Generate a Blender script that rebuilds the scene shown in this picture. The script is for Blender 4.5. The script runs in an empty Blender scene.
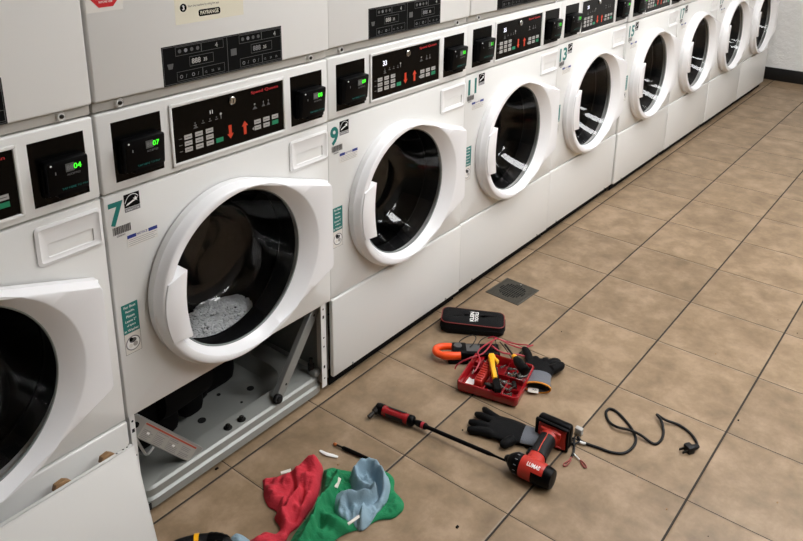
import bpy, bmesh, math, random
import numpy as np
from mathutils import Matrix, Vector, noise
random.seed(7)
S = bpy.context.scene
COL = S.collection
PI = math.pi
W, H = 803, 541

# ------------------------------------------------------------------ camera
CAM = Vector((-0.78960, -1.41708, 1.50801))
PITCH, YAW, ROLL, FPX, OY = 0.308646, 0.667945, 0.011107, 778.227, -145.645
fw = Vector((math.cos(PITCH)*math.cos(YAW), math.cos(PITCH)*math.sin(YAW), -math.sin(PITCH)))
r0 = fw.cross(Vector((0, 0, 1))).normalized()
u0 = r0.cross(fw)
c_, s_ = math.cos(ROLL), math.sin(ROLL)
RT = c_*r0 + s_*u0
UP = -s_*r0 + c_*u0
cd = bpy.data.cameras.new('camera')
cam = bpy.data.objects.new('camera', cd)
COL.objects.link(cam)
cam.matrix_world = Matrix(((RT.x, UP.x, -fw.x, CAM.x), (RT.y, UP.y, -fw.y, CAM.y), (RT.z, UP.z, -fw.z, CAM.z), (0, 0, 0, 1)))
cd.sensor_width = 36
cd.lens = FPX/W*36
cd.shift_y = OY/W
cd.clip_start = 0.02
S.camera = cam

def G(px, py, z=0.0):
    """survey: point of the horizontal plane at height z under a pixel of the photograph"""
    r = fw + RT*((px - W/2)/FPX) - UP*((py - H/2 - OY)/FPX)
    t = (z - CAM.z)/r.z
    return CAM + r*t

# ------------------------------------------------------------------ materials
def lin(h):
    h = h.lstrip('#')
    out = []
    for i in (0, 2, 4):
        c = int(h[i:i+2], 16)/255
        out.append(c/12.92 if c <= .04045 else ((c+.055)/1.055)**2.4)
    return (*out, 1)

def mat(name, col, rough=.5, metal=0, spec=.5, coat=0, bump=0, bscale=300, var=0, vscale=6, emit=0):
    m = bpy.data.materials.new(name)
    m.use_nodes = True
    nt = m.node_tree
    b = nt.nodes['Principled BSDF']
    c = lin(col) if isinstance(col, str) else (*col, 1)
    b.inputs['Base Color'].default_value = c
    b.inputs['Roughness'].default_value = rough
    b.inputs['Metallic'].default_value = metal
    b.inputs['Specular IOR Level'].default_value = spec
    b.inputs['Coat Weight'].default_value = coat
    b.inputs['Coat Roughness'].default_value = .08
    if emit:
        b.inputs['Emission Color'].default_value = c
        b.inputs['Emission Strength'].default_value = emit
    tc = nt.nodes.new('ShaderNodeTexCoord')
    if bump:
        n = nt.nodes.new('ShaderNodeTexNoise')
        n.inputs['Scale'].default_value = bscale
        n.inputs['Detail'].default_value = 4
        nt.links.new(tc.outputs['Object'], n.inputs['Vector'])
        bp = nt.nodes.new('ShaderNodeBump')
        bp.inputs['Strength'].default_value = bump
        bp.inputs['Distance'].default_value = .002
        nt.links.new(n.outputs['Fac'], bp.inputs['Height'])
        nt.links.new(bp.outputs['Normal'], b.inputs['Normal'])
    if var:
        n = nt.nodes.new('ShaderNodeTexNoise')
        n.inputs['Scale'].default_value = vscale
        n.inputs['Detail'].default_value = 5
        nt.links.new(tc.outputs['Object'], n.inputs['Vector'])
        mx = nt.nodes.new('ShaderNodeMix')
        mx.data_type = 'RGBA'
        mx.inputs[6].default_value = tuple(max(0, x*(1-var)) for x in c[:3]) + (1,)
        mx.inputs[7].default_value = tuple(min(1, x*(1+var)) for x in c[:3]) + (1,)
        nt.links.new(n.outputs['Fac'], mx.inputs[0])
        nt.links.new(mx.outputs[2], b.inputs['Base Color'])
    return m

M = dict(
    enamel=mat('white_enamel', '#dbdbd8', .32, spec=.5, bump=.04, bscale=500, var=.02, vscale=3),
    plastic=mat('white_plastic', '#e9e9ea', .22, spec=.5),
    plastic2=mat('white_moulded_plastic', '#e2e2e1', .35),
    black=mat('black_gloss_panel', '#020202', .22, spec=.12),
    blackp=mat('black_plastic', '#020203', .42, spec=.1),
    blackm=mat('black_matte', '#030303', .8, spec=.12),
    rubber=mat('black_rubber', '#08080a', .55, spec=.3),
    trimgrey=mat('grey_strip', '#b5b3ad', .4),
    steel=mat('galvanised_steel', '#8f918e', .42, metal=.35, var=.12, vscale=9),
    pan=mat('grey_painted_steel', '#92948f', .36, metal=.15, var=.07, vscale=7),
    chrome=mat('polished_metal', '#b9b9b6', .22, metal=1),
    darkmetal=mat('dark_metal', '#2c2a28', .35, metal=.8),
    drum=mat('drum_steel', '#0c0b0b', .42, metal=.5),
    grey=mat('grey_key', '#a3a19d', .5),
    dgrey=mat('dark_grey_print', '#4c4c4c', .5),
    mgrey=mat('mid_grey_print', '#77777a', .5),
    white=mat('white_print', '#e8e8e6', .5),
    paper=mat('white_paper_label', '#d9d6cf', .5),
    cream=mat('cream_paper', '#d8d3bf', .55),
    teal=mat('teal_print', '#0a706a', .45),
    green=mat('green_key', '#0f7a55', .45),
    orange_l=mat('orange_print', '#c2381a', .5),
    red_l=mat('red_print', '#a81a22', .5),
    sign_red=mat('red_sign', '#c0141c', .45),
    navy=mat('navy_print', '#1a2f7c', .45),
    led=mat('green_led', '#46ff2e', .5, emit=.75),
    ledw=mat('white_led', '#eef0ff', .5, emit=.7),
    ledd=mat('dim_led', '#d9d9d9', .5, emit=.15),
    redp=mat('red_plastic', '#8e1017', .22, coat=.4),
    redd=mat('red_tool_plastic', '#b02a1e', .36),
    orange=mat('orange_plastic', '#ee4d10', .38),
    yellow=mat('yellow_plastic', '#e8a811', .35),
    nylon=mat('black_nylon', '#070708', .8, spec=.2, bump=.5, bscale=700),
    piping=mat('red_piping', '#7c2320', .6),
    glove=mat('black_glove_coating', '#060607', .7, spec=.15, bump=.5, bscale=350),
    cuff=mat('grey_knit', '#62656b', .9, bump=.9, bscale=260),
    orange_k=mat('orange_knit', '#cf8424', .9, bump=.8, bscale=300),
    tag=mat('white_tag', '#d8d4cb', .6),
    redlead=mat('red_lead', '#a32634', .42),
    ragred=mat('red_terry', '#bb2a38', .95, bump=1.0, bscale=260, var=.16, vscale=70),
    raggreen=mat('green_terry', '#157a4c', .95, bump=1.0, bscale=330, var=.12, vscale=40),
    ragblue=mat('blue_terry', '#86a0ae', .95, bump=1.0, bscale=330, var=.10, vscale=40),
    suds=mat('soap_suds', '#f2f4f4', .7, bump=1, bscale=220),
    brownclip=mat('rusty_clip', '#8a6a45', .7, var=.3, vscale=80),
    copper=mat('copper_tip', '#b5673a', .35, metal=.7),
    wirepink=mat('pinkish_red_sleeve', '#8a4038', .5),
    lip=mat('clear_grey_lip', '#8b9391', .2, metal=.2),
    drainm=mat('drain_cast_metal', '#55524a', .5, metal=.5, var=.2, vscale=60),
    void=mat('dark_recess', '#050505', .9),
    base_black=mat('black_vinyl', '#0c0c0c', .45),
    warn=mat('warning_label_grey', '#a09e97', .5),
    warnred=mat('warning_label_red', '#a9402c', .5),
    ceil=mat('ceiling_board', '#cfccc4', .9, bump=.5, bscale=120),
    lampframe=mat('lamp_frame', '#d8d8d8', .5),
)
def glassmat():
    m = bpy.data.materials.new('tinted_glass')
    m.use_nodes = True
    nt = m.node_tree
    nt.nodes.clear()
    o = nt.nodes.new('ShaderNodeOutputMaterial')
    t = nt.nodes.new('ShaderNodeBsdfTransparent')
    t.inputs['Color'].default_value = (.74, .74, .74, 1)
    g = nt.nodes.new('ShaderNodeBsdfGlossy')
    g.inputs['Roughness'].default_value = .04
    g.inputs['Color'].default_value = (1, 1, 1, 1)
    lw = nt.nodes.new('ShaderNodeLayerWeight')
    lw.inputs['Blend'].default_value = .5
    pw = nt.nodes.new('ShaderNodeMath'); pw.operation = 'POWER'; pw.inputs[1].default_value = 4
    nt.links.new(lw.outputs['Facing'], pw.inputs[0])
    f = nt.nodes.new('ShaderNodeMath'); f.operation = 'MULTIPLY_ADD'; f.inputs[1].default_value = .45; f.inputs[2].default_value = .032
    nt.links.new(pw.outputs[0], f.inputs[0])
    mx = nt.nodes.new('ShaderNodeMixShader')
    nt.links.new(f.outputs[0], mx.inputs[0])
    nt.links.new(t.outputs[0], mx.inputs[1])
    nt.links.new(g.outputs[0], mx.inputs[2])
    nt.links.new(mx.outputs[0], o.inputs['Surface'])
    return m
M['glass'] = glassmat()
def lampmat(s):
    m = bpy.data.materials.new('lamp_diffuser')
    m.use_nodes = True
    b = m.node_tree.nodes['Principled BSDF']
    b.inputs['Base Color'].default_value = (.9, .9, .9, 1)
    b.inputs['Emission Color'].default_value = (.985, .985, 1, 1)
    b.inputs['Emission Strength'].default_value = s
    return m
M['lamp'] = lampmat(16.0)

TILE, TX, TY = 0.328508, 0.599135, -0.016941
def floormat():
    m = bpy.data.materials.new('brown_ceramic_tile')
    m.use_nodes = True
    nt = m.node_tree
    L = nt.links
    b = nt.nodes['Principled BSDF']
    N = nt.nodes.new
    tc = N('ShaderNodeTexCoord')
    sep = N('ShaderNodeSeparateXYZ')
    L.new(tc.outputs['Object'], sep.inputs[0])
    def math_(op, a, b2=None, **k):
        n = N('ShaderNodeMath')
        n.operation = op
        for i, v in enumerate((a, b2)):
            if v is None: continue
            if isinstance(v, (int, float)): n.inputs[i].default_value = v
            else: L.new(v, n.inputs[i])
        return n.outputs[0]
    def axis(sock, off, half):
        s = math_('DIVIDE', math_('SUBTRACT', sock, off), TILE)
        fl = math_('FLOOR', s)
        fr = math_('SUBTRACT', s, fl)
        d = math_('MINIMUM', fr, math_('SUBTRACT', 1.0, fr))
        return fl, math_('LESS_THAN', d, half/TILE), d
    fx, gx, dx = axis(sep.outputs['X'], TX, .0013)
    fy, gy, dy = axis(sep.outputs['Y'], TY, .0028)
    grout = math_('MAXIMUM', gx, gy)
    cmb = N('ShaderNodeCombineXYZ')
    L.new(fx, cmb.inputs[0]); L.new(fy, cmb.inputs[1])
    wn = N('ShaderNodeTexWhiteNoise')
    wn.noise_dimensions = '3D'
    L.new(cmb.outputs[0], wn.inputs['Vector'])
    # per tile offset of the mottling
    vs = N('ShaderNodeVectorMath'); vs.operation = 'SCALE'; vs.inputs['Scale'].default_value = 5
    L.new(wn.outputs['Color'], vs.inputs[0])
    va = N('ShaderNodeVectorMath'); va.operation = 'ADD'
    L.new(tc.outputs['Object'], va.inputs[0]); L.new(vs.outputs[0], va.inputs[1])
    n1 = N('ShaderNodeTexNoise'); n1.inputs['Scale'].default_value = 10; n1.inputs['Detail'].default_value = 7; n1.inputs['Roughness'].default_value = .62; n1.inputs['Distortion'].default_value = .15
    L.new(va.outputs[0], n1.inputs['Vector'])
    n2 = N('ShaderNodeTexNoise'); n2.inputs['Scale'].default_value = 60; n2.inputs['Detail'].default_value = 4
    L.new(va.outputs[0], n2.inputs['Vector'])
    cr = N('ShaderNodeValToRGB')
    e = cr.color_ramp.elements
    e[0].position = .30; e[0].color = lin('#725f49')
    e[1].position = .70; e[1].color = lin('#a08970')
    x = cr.color_ramp.elements.new(.5); x.color = lin('#89745b')
    L.new(n1.outputs['Fac'], cr.inputs[0])
    hv = N('ShaderNodeHueSaturation')
    L.new(cr.outputs[0], hv.inputs['Color'])
    val = math_('ADD', .90, math_('MULTIPLY', wn.outputs['Value'], .16))
    val2 = math_('ADD', val, math_('MULTIPLY', math_('SUBTRACT', n2.outputs['Fac'], .5), .16))
    L.new(val2, hv.inputs['Value'])
    mx = N('ShaderNodeMix'); mx.data_type = 'RGBA'
    L.new(grout, mx.inputs[0]); L.new(hv.outputs[0], mx.inputs[6]); mx.inputs[7].default_value = lin('#2e2822')
    L.new(mx.outputs[2], b.inputs['Base Color'])
    ro = math_('ADD', .40, math_('MULTIPLY', grout, .5))
    L.new(ro, b.inputs['Roughness'])
    b.inputs['Specular IOR Level'].default_value = .4
    edge = N('ShaderNodeMapRange')
    L.new(math_('MINIMUM', dx, dy), edge.inputs['Value'])
    edge.inputs['From Min'].default_value = .006; edge.inputs['From Max'].default_value = .02
    bp = N('ShaderNodeBump'); bp.inputs['Strength'].default_value = .5; bp.inputs['Distance'].default_value = .003
    hsum = math_('ADD', edge.outputs[0], math_('MULTIPLY', n2.outputs['Fac'], .12))
    L.new(hsum, bp.inputs['Height']); L.new(bp.outputs[0], b.inputs['Normal'])
    return m
M['tile'] = floormat()
def wallmat():
    m = mat('painted_block_wall', '#efefec', .6, var=.06, vscale=3)
    nt = m.node_tree
    b = nt.nodes['Principled BSDF']
    tc = nt.nodes.new('ShaderNodeTexCoord')
    n = nt.nodes.new('ShaderNodeTexNoise'); n.inputs['Scale'].default_value = 9; n.inputs['Detail'].default_value = 8; n.inputs['Roughness'].default_value = .65
    nt.links.new(tc.outputs['Object'], n.inputs['Vector'])
    bp = nt.nodes.new('ShaderNodeBump'); bp.inputs['Strength'].default_value = .7; bp.inputs['Distance'].default_value = .03
    nt.links.new(n.outputs['Fac'], bp.inputs['Height']); nt.links.new(bp.outputs[0], b.inputs['Normal'])
    return m
M['wall'] = wallmat()
M['dull'] = mat('dull_grey_wall', '#7d7b77', .8, var=.05)

# ------------------------------------------------------------------ mesh builder
FR = Matrix(((1, 0, 0, 0), (0, 0, -1, 0), (0, 1, 0, 0), (0, 0, 0, 1)))   # (u, v, w) -> (x=u, z=v, y=-w): a front face seen from -y
_txt = {}
def text_geo(s, bold=0):
    k = (s, bold)
    if k not in _txt:
        c = bpy.data.curves.new('lettering', 'FONT')
        c.body = s; c.size = 1; c.resolution_u = 3; c.offset = bold
        o = bpy.data.objects.new('lettering', c)
        COL.objects.link(o)
        me = bpy.data.meshes.new_from_object(o.evaluated_get(bpy.context.evaluated_depsgraph_get()))
        v = [tuple(x.co) for x in me.vertices]; f = [tuple(p.vertices) for p in me.polygons]
        bpy.data.objects.remove(o); bpy.data.curves.remove(c); bpy.data.meshes.remove(me)
        _txt[k] = (v, f)
    return _txt[k]

class MB:
    def __init__(self, M0=None):
        self.v, self.f, self.mi, self.mats, self.M0 = [], [], [], [], M0
    def add(self, vs, fs, m, T=None):
        if m not in self.mats: self.mats.append(m)
        i = self.mats.index(m); n = len(self.v)
        A = T if T is not None else self.M0
        self.v += [tuple(A @ Vector(p)) for p in vs] if A is not None else [tuple(p) for p in vs]
        self.f += [tuple(n+k for k in q) for q in fs]
        self.mi += [i]*len(fs)
        return self
    def box(self, x0, x1, y0, y1, z0, z1, m, T=None):
        vs = [(x, y, z) for x in (x0, x1) for y in (y0, y1) for z in (z0, z1)]
        return self.add(vs, [(0, 1, 3, 2), (4, 6, 7, 5), (0, 4, 5, 1), (2, 3, 7, 6), (0, 2, 6, 4), (1, 5, 7, 3)], m, T)
    def rbox(self, x0, x1, y0, y1, z0, z1, r, m, seg=2, T=None, fn=None):
        bm = bmesh.new()
        bmesh.ops.create_cube(bm, size=1)
        for v in bm.verts:
            v.co = Vector(((x0+x1)/2 + v.co.x*(x1-x0), (y0+y1)/2 + v.co.y*(y1-y0), (z0+z1)/2 + v.co.z*(z1-z0)))
            if fn: v.co = Vector(fn(v.co))
        if r: bmesh.ops.bevel(bm, geom=bm.edges[:], offset=r, segments=seg, profile=.5, affect='EDGES', clamp_overlap=True)
        return self.bm(bm, m, T)
    def bm(self, bm, m, T=None):
        bm.verts.index_update()
        self.add([v.co[:] for v in bm.verts], [[v.index for v in f.verts] for f in bm.faces], m, T)
        bm.free()
        return self
    def prism(self, poly, w0, w1, m, T=None, r=0, seg=2):
        """polygon in (u,v) extruded from w0 to w1 (w towards the viewer)"""
        bm = bmesh.new()
        a = [bm.verts.new((p[0], p[1], w0)) for p in poly]
        b = [bm.verts.new((p[0], p[1], w1)) for p in poly]
        n = len(poly)
        bm.faces.new(a[::-1]); top = bm.faces.new(b)
        for i in range(n): bm.faces.new((a[i], a[(i+1) % n], b[(i+1) % n], b[i]))
        bmesh.ops.recalc_face_normals(bm, faces=bm.faces[:])
        if r: bmesh.ops.bevel(bm, geom=list(top.edges), offset=r, segments=seg, profile=.5, affect='EDGES')
        return self.bm(bm, m, T)
    def flat(self, poly, w, m, T=None):
        return self.add([(p[0], p[1], w) for p in poly], [tuple(range(len(poly)))], m, T)
    def rect(self, u0, u1, v0, v1, w, m, T=None):
        return self.flat([(u0, v0), (u1, v0), (u1, v1), (u0, v1)], w, m, T)
    def outline(self, u0, u1, v0, v1, t, w, m, T=None):
        self.rect(u0, u1, v0, v0+t, w, m, T); self.rect(u0, u1, v1-t, v1, w, m, T)
        self.rect(u0, u0+t, v0+t, v1-t, w, m, T); return self.rect(u1-t, u1, v0+t, v1-t, w, m, T)
    def text(self, s, u, v, h, w, m, T=None, align='L', bold=0, sx=1, width=None):
        vs, fs = text_geo(s, bold)
        x0 = min(p[0] for p in vs); x1 = max(p[0] for p in vs); y0 = min(p[1] for p in vs); y1 = max(p[1] for p in vs)
        k = h/(y1-y0); kx = k*sx if width is None else width/(x1-x0)
        ox = {'L': x0, 'C': (x0+x1)/2, 'R': x1}[align]
        return self.add([(u+(p[0]-ox)*kx, v+(p[1]-y0)*k, w) for p in vs], fs, m, T)
    def disc(self, u, v, r, w, m, T=None, n=20, r2=None):
        return self.flat([(u+r*math.cos(2*PI*i/n), v+(r2 or r)*math.sin(2*PI*i/n)) for i in range(n)], w, m, T)
    def rings(self, loops, m, T=None, close=True, cap0=False, cap1=False):
        n = len(loops[0]); vs = [p for l in loops for p in l]; fs = []
        for i in range(len(loops)-1):
            for j in range(n if close else n-1):
                k = (j+1) % n
                fs.append((i*n+j, i*n+k, (i+1)*n+k, (i+1)*n+j))
        if cap0: fs.append(tuple(range(n))[::-1])
        if cap1: fs.append(tuple((len(loops)-1)*n+j for j in range(n)))
        return self.add(vs, fs, m, T)
    def lathe(self, prof, m, T=None, n=32, cap0=True, cap1=True):
        """profile of (radius, height) about local z"""
        L = [[(r*math.cos(2*PI*j/n), r*math.sin(2*PI*j/n), h) for j in range(n)] for r, h in prof]
        return self.rings(L, m, T, True, cap0, cap1)
    def tube(self, path, rad, m, n=10, T=None, flat=1.0):
        P = [Vector(p) for p in path]
        R = rad if isinstance(rad, (list, tuple)) else [rad]*len(P)
        loops = []; up = Vector((0, 0, 1))
        for i, p in enumerate(P):
            t = (P[min(i+1, len(P)-1)]-P[max(i-1, 0)]).normalized()
            a = up - t*up.dot(t)
            if a.length < .05: a = Vector((1, 0, 0)) - t*t.x
            a.normalize(); b = t.cross(a); up = a if abs(t.z) > .9 else Vector((0, 0, 1))
            loops.append([tuple(p + (a*math.cos(2*PI*j/n)*flat + b*math.sin(2*PI*j/n))*R[i]) for j in range(n)])
        return self.rings(loops, m, T, True, True, True)
    def build(self, name, parent=None, loc=None, rz=0, smooth=40):
        me = bpy.data.meshes.new(name)
        me.from_pydata(self.v, [], self.f)
        for m in self.mats: me.materials.append(M[m])
        me.polygons.foreach_set('material_index', self.mi)
        bm = bmesh.new(); bm.from_mesh(me)
        bmesh.ops.recalc_face_normals(bm, faces=[f for f in bm.faces if any(len(e.link_faces) > 1 for e in f.edges)])
        bm.to_mesh(me); bm.free()
        if smooth:
            me.polygons.foreach_set('use_smooth', [True]*len(me.polygons))
            me.set_sharp_from_angle(angle=math.radians(smooth))
        o = bpy.data.objects.new(name, me)
        COL.objects.link(o)
        if parent: o.parent = parent
        if loc: o.location = loc
        if rz: o.rotation_euler.z = rz
        return o

def tag(o, label, cat, group=None, kind=None):
    o['label'] = label; o['category'] = cat
    if group: o['group'] = group
    if kind: o['kind'] = kind
    return o
def thing(name, label, cat, loc=(0, 0, 0), rz=0, group=None):
    o = bpy.data.objects.new(name, None)
    o.empty_display_size = .05
    COL.objects.link(o); o.location = loc; o.rotation_euler.z = rz
    return tag(o, label, cat, group)
def struct(name, mb, label=None):
    o = mb.build(name); o['kind'] = 'structure'
    return o
def copy_tree(o, parent=None):
    c = o.copy(); COL.objects.link(c)
    if parent: c.parent = parent
    for ch in list(o.children): copy_tree(ch, c)
    return c
def smooth_path(pts, k=8):
    P = [Vector(p) for p in pts]; out = []
    for i in range(len(P)-1):
        a, b, c, d = P[max(i-1, 0)], P[i], P[i+1], P[min(i+2, len(P)-1)]
        for j in range(k):
            t = j/k
            out.append(.5*((2*b)+(c-a)*t+(2*a-5*b+4*c-d)*t*t+(3*b-a-3*c+d)*t**3))
    out.append(P[-1]); return out
def rot_to(p, d, up=(0, 0, 1)):
    """matrix whose z axis runs along d, from p"""
    z = Vector(d).normalized(); u = Vector(up)
    if abs(z.dot(u)) > .98: u = Vector((1, 0, 0))
    x = u.cross(z).normalized(); y = z.cross(x)
    return Matrix(((x.x, y.x, z.x, p[0]), (x.y, y.y, z.y, p[1]), (x.z, y.z, z.z, p[2]), (0, 0, 0, 1)))
def rrect(x0, x1, y0, y1, r, n=5):
    out = []
    for cx, cy, a in ((x1-r, y1-r, 0), (x0+r, y1-r, 90), (x0+r, y0+r, 180), (x1-r, y0+r, 270)):
        for i in range(n+1):
            t = math.radians(a+90*i/n); out.append((cx+r*math.cos(t), cy+r*math.sin(t)))
    return out

# ------------------------------------------------------------------ the room
X0, X1, Y0, Y1, ZC = -2.6, 5.76, -3.7, 0.80, 2.75
struct('floor', MB().box(X0, X1, Y0, Y1, -.05, 0, 'tile'))
struct('ceiling', MB().box(X0, X1, Y0, Y1, ZC, ZC+.05, 'ceil'))
struct('wall_far', MB().box(X1, X1+.1, Y0, Y1, 0, ZC, 'wall'))
struct('wall_near', MB().box(X0-.1, X0, Y0, Y1, 0, ZC, 'dull'))
struct('wall_back', MB().box(X0-.1, X1+.1, Y1, Y1+.1, 0, ZC, 'wall'))
struct('wall_front', MB().box(X0-.1, X1+.1, Y0-.1, Y0, 0, ZC, 'dull'))
struct('baseboard_far', MB().rbox(X1-.012, X1, Y0, Y1, 0, .1, .003, 'base_black'))

def ceiling_light(x, y):
    t = thing('ceiling_light', 'flat white light panel set in the ceiling over the aisle', 'light', (x, y, ZC), 0, 'ceiling light panels')
    f = MB()
    a, b = .30, .60
    f.box(-a-.03, a+.03, -b-.03, -b, -.03, 0, 'lampframe'); f.box(-a-.03, a+.03, b, b+.03, -.03, 0, 'lampframe')
    f.box(-a-.03, -a, -b, b, -.03, 0, 'lampframe'); f.box(a, a+.03, -b, b, -.03, 0, 'lampframe')
    f.build('frame', t)
    MB().box(-a, a, -b, b, -.02, -.012, 'lamp').build('diffuser', t)
LIGHTS = [(1.45, -1.0), (3.15, -1.0), (0.8, -2.7), (2.2, -2.8), (4.2, -2.9)]
for p in LIGHTS: ceiling_light(*p)

# ------------------------------------------------------------------ washers
MW = 0.683
XA, XB = .0024, MW-.0024
DC = (.317, .557)          # centre of the round door
def hull_ray(cx, cy, poly, th):
    d = (math.cos(th), math.sin(th)); best = 0
    n = len(poly)
    for i in range(n):
        (x1, y1), (x2, y2) = poly[i], poly[(i+1) % n]
        ex, ey = x2-x1, y2-y1
        den = d[0]*ey - d[1]*ex
        if abs(den) < 1e-12: continue
        t = ((x1-cx)*ey - (y1-cy)*ex)/den
        s = ((x1-cx)*d[1] - (y1-cy)*d[0])/den
        if t > 0 and -1e-9 <= s <= 1+1e-9: best = max(best, t)
    return best
def convex_hull(pts):
    pts = sorted(set(pts))
    def half(ps):
        h = []
        for p in ps:
            while len(h) > 1 and (h[-1][0]-h[-2][0])*(p[1]-h[-2][1])-(h[-1][1]-h[-2][1])*(p[0]-h[-2][0]) <= 0: h.pop()
            h.append(p)
        return h[:-1]
    return half(pts)+half(pts[::-1])
def door_loop(R, xr, zt, zb):
    c = [(DC[0]+R*math.cos(2*PI*i/120), DC[1]+R*math.sin(2*PI*i/120)) for i in range(120)]
    return convex_hull(c+[(xr, zt), (xr, zb)])

def make_door(parent):
    cx, cz = .334, .557
    R, xr, zt, zb = .236, .643, .696, .438
    ths = [2*PI*i/128 for i in range(128)] + [math.atan2(z-cz, xr-cx) % (2*PI) for z in (zt, zb)]
    ths = sorted(ths)
    def L(R, dx, w):
        h = door_loop(R, xr-dx, zt-dx, zb+dx)
        return [(cx+hull_ray(cx, cz, h, t)*math.cos(t), cz+hull_ray(cx, cz, h, t)*math.sin(t), w) for t in ths]
    def E(ex, ez, rx, rz, w):
        out = []
        for t in ths:
            d = (math.cos(t), math.sin(t)); ox, oz = cx-ex, cz-ez
            a = (d[0]/rx)**2+(d[1]/rz)**2; b = 2*(ox*d[0]/rx**2+oz*d[1]/rz**2); c = (ox/rx)**2+(oz/rz)**2-1
            k = (-b+math.sqrt(b*b-4*a*c))/(2*a)
            out.append((cx+k*d[0], cz+k*d[1], w))
        return out
    door = MB(FR)
    loops = [L(R-.001, 0, .001), L(R, 0, .020), L(R-.0015, .001, .022), L(R-.005, .003, .0265), L(R-.008, .005, .038), L(R-.010, .006, .041), L(R-.012, .007, .042),
             E(.346, .557, .238, .219, .0425), E(.345, .557, .234, .216, .041), E(.334, .557, .207, .206, .016), E(.334, .557, .203, .203, .013)]
    door.rings(loops, 'plastic')
    d = door.build('door', parent, smooth=32)
    lip = MB(FR)
    lip.rings([E(.334, .557, .2035, .2035, .012), E(.334, .557, .2020, .2020, .0145), E(.334, .557, .2002, .2002, .014), E(.334, .557, .1990, .1990, .0105)], 'lip')
    lip.build('glass_rim', d)
    T = FR @ Matrix.Translation((cx, cz, 0))
    MB().lathe([(.1995, .0108), (.196, .002), (.187, -.02), (.167, -.06), (.146, -.095), (.135, -.106), (.09, -.110), (.0, -.112)], 'glass', T, 64, False, False).build('glass', d, smooth=60)
    # grip across the left of the ring
    h = MB(FR)
    pts = []
    for i in range(9):                               # concave inner edge
        t = i/8; pts.append((.158-.009*math.sin(PI*t)+.002*(1-t), .474+.174*t))
    left = []
    for i in range(9):
        z = .630-.150*i/8
        left.append((DC[0]-math.sqrt((R-.012)**2-(z-DC[1])**2)+.001, z))
    h.prism(pts+left, .012, .0465, 'plastic', None, .0015, 2)
    h.build('handle', d, smooth=30)
    return d

def panel_with_hole(mb, x0, x1, z0, z1, cx, cz, r, w0, w1, m, rb=.005):
    ths = sorted([2*PI*i/64 for i in range(64)] + [math.atan2(z-cz, x-cx) % (2*PI) for x in (x0, x1) for z in (z0, z1)])
    def R(i, w):
        p = [(x0+i, z0+i), (x1-i, z0+i), (x1-i, z1-i), (x0+i, z1-i)]
        out = []
        for t in ths:
            k = hull_ray(cx, cz, p, t); out.append((cx+k*math.cos(t), cz+k*math.sin(t), w))
        return out
    C = lambda w: [(cx+r*math.cos(t), cz+r*math.sin(t), w) for t in ths]
    mb.rings([R(0, w0), R(0, w1-rb), R(rb*.3, w1-rb*.3), R(rb, w1), C(w1), C(w0)], m, FR)

def digits(mb, s, u, v, h, w, m):
    mb.text(s, u, v, h, w, m, FR, 'L', .012)

def reader(parent, x0, x1, num, first=True):
    """black card reader box that stands out of its window in the control panel"""
    b = MB()
    z0, z1 = .906, .978
    b.rbox(x0+.004, x1, -.028, .004, z0, z1, .005, 'blackp', 2, None, lambda c: (c.x, c.y+(.006 if c.z < .94 and c.y < -.02 else 0), c.z))
    b.rbox(x0+.0005, x0+.02, -.010, .004, z0-.003, z1-.012, .003, 'blackp')
    b.rbox(x0+.024, x1-.006, -.022, .002, z0-.007, z0+.006, .003, 'blackp')
    r = b.build('card_reader', parent)
    s = MB(FR)
    w = .0287
    s.rect(x1-.050, x1-.032, z1-.026, z1-.009, w-.0002, 'dgrey')
    s.text('88', x1-.048, z1-.023, .010, w, 'mgrey')
    s.text(num, x1-.0335, z1-.023, .0115, w+.0002, 'led', None, 'L', .02, 1.05)
    s.text('ACCEPTED', x1-.048, z1-.034, .004, w-.001, 'mgrey')
    s.rect(x0+.018, x0+.020, z1-.026, z1-.020, w, 'mgrey')
    s.text('TAP HERE TO PAY', x0+.03, z0+.010, .004, w-.004, 'teal', None, 'L', 0, 1.2)
    s.build('screen', r, smooth=0)
    c = MB(FR); c.disc(x0+.011, z1-.006, .0020, .0290, 'white'); c.build('indicator', r, smooth=0)
    return r

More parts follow.
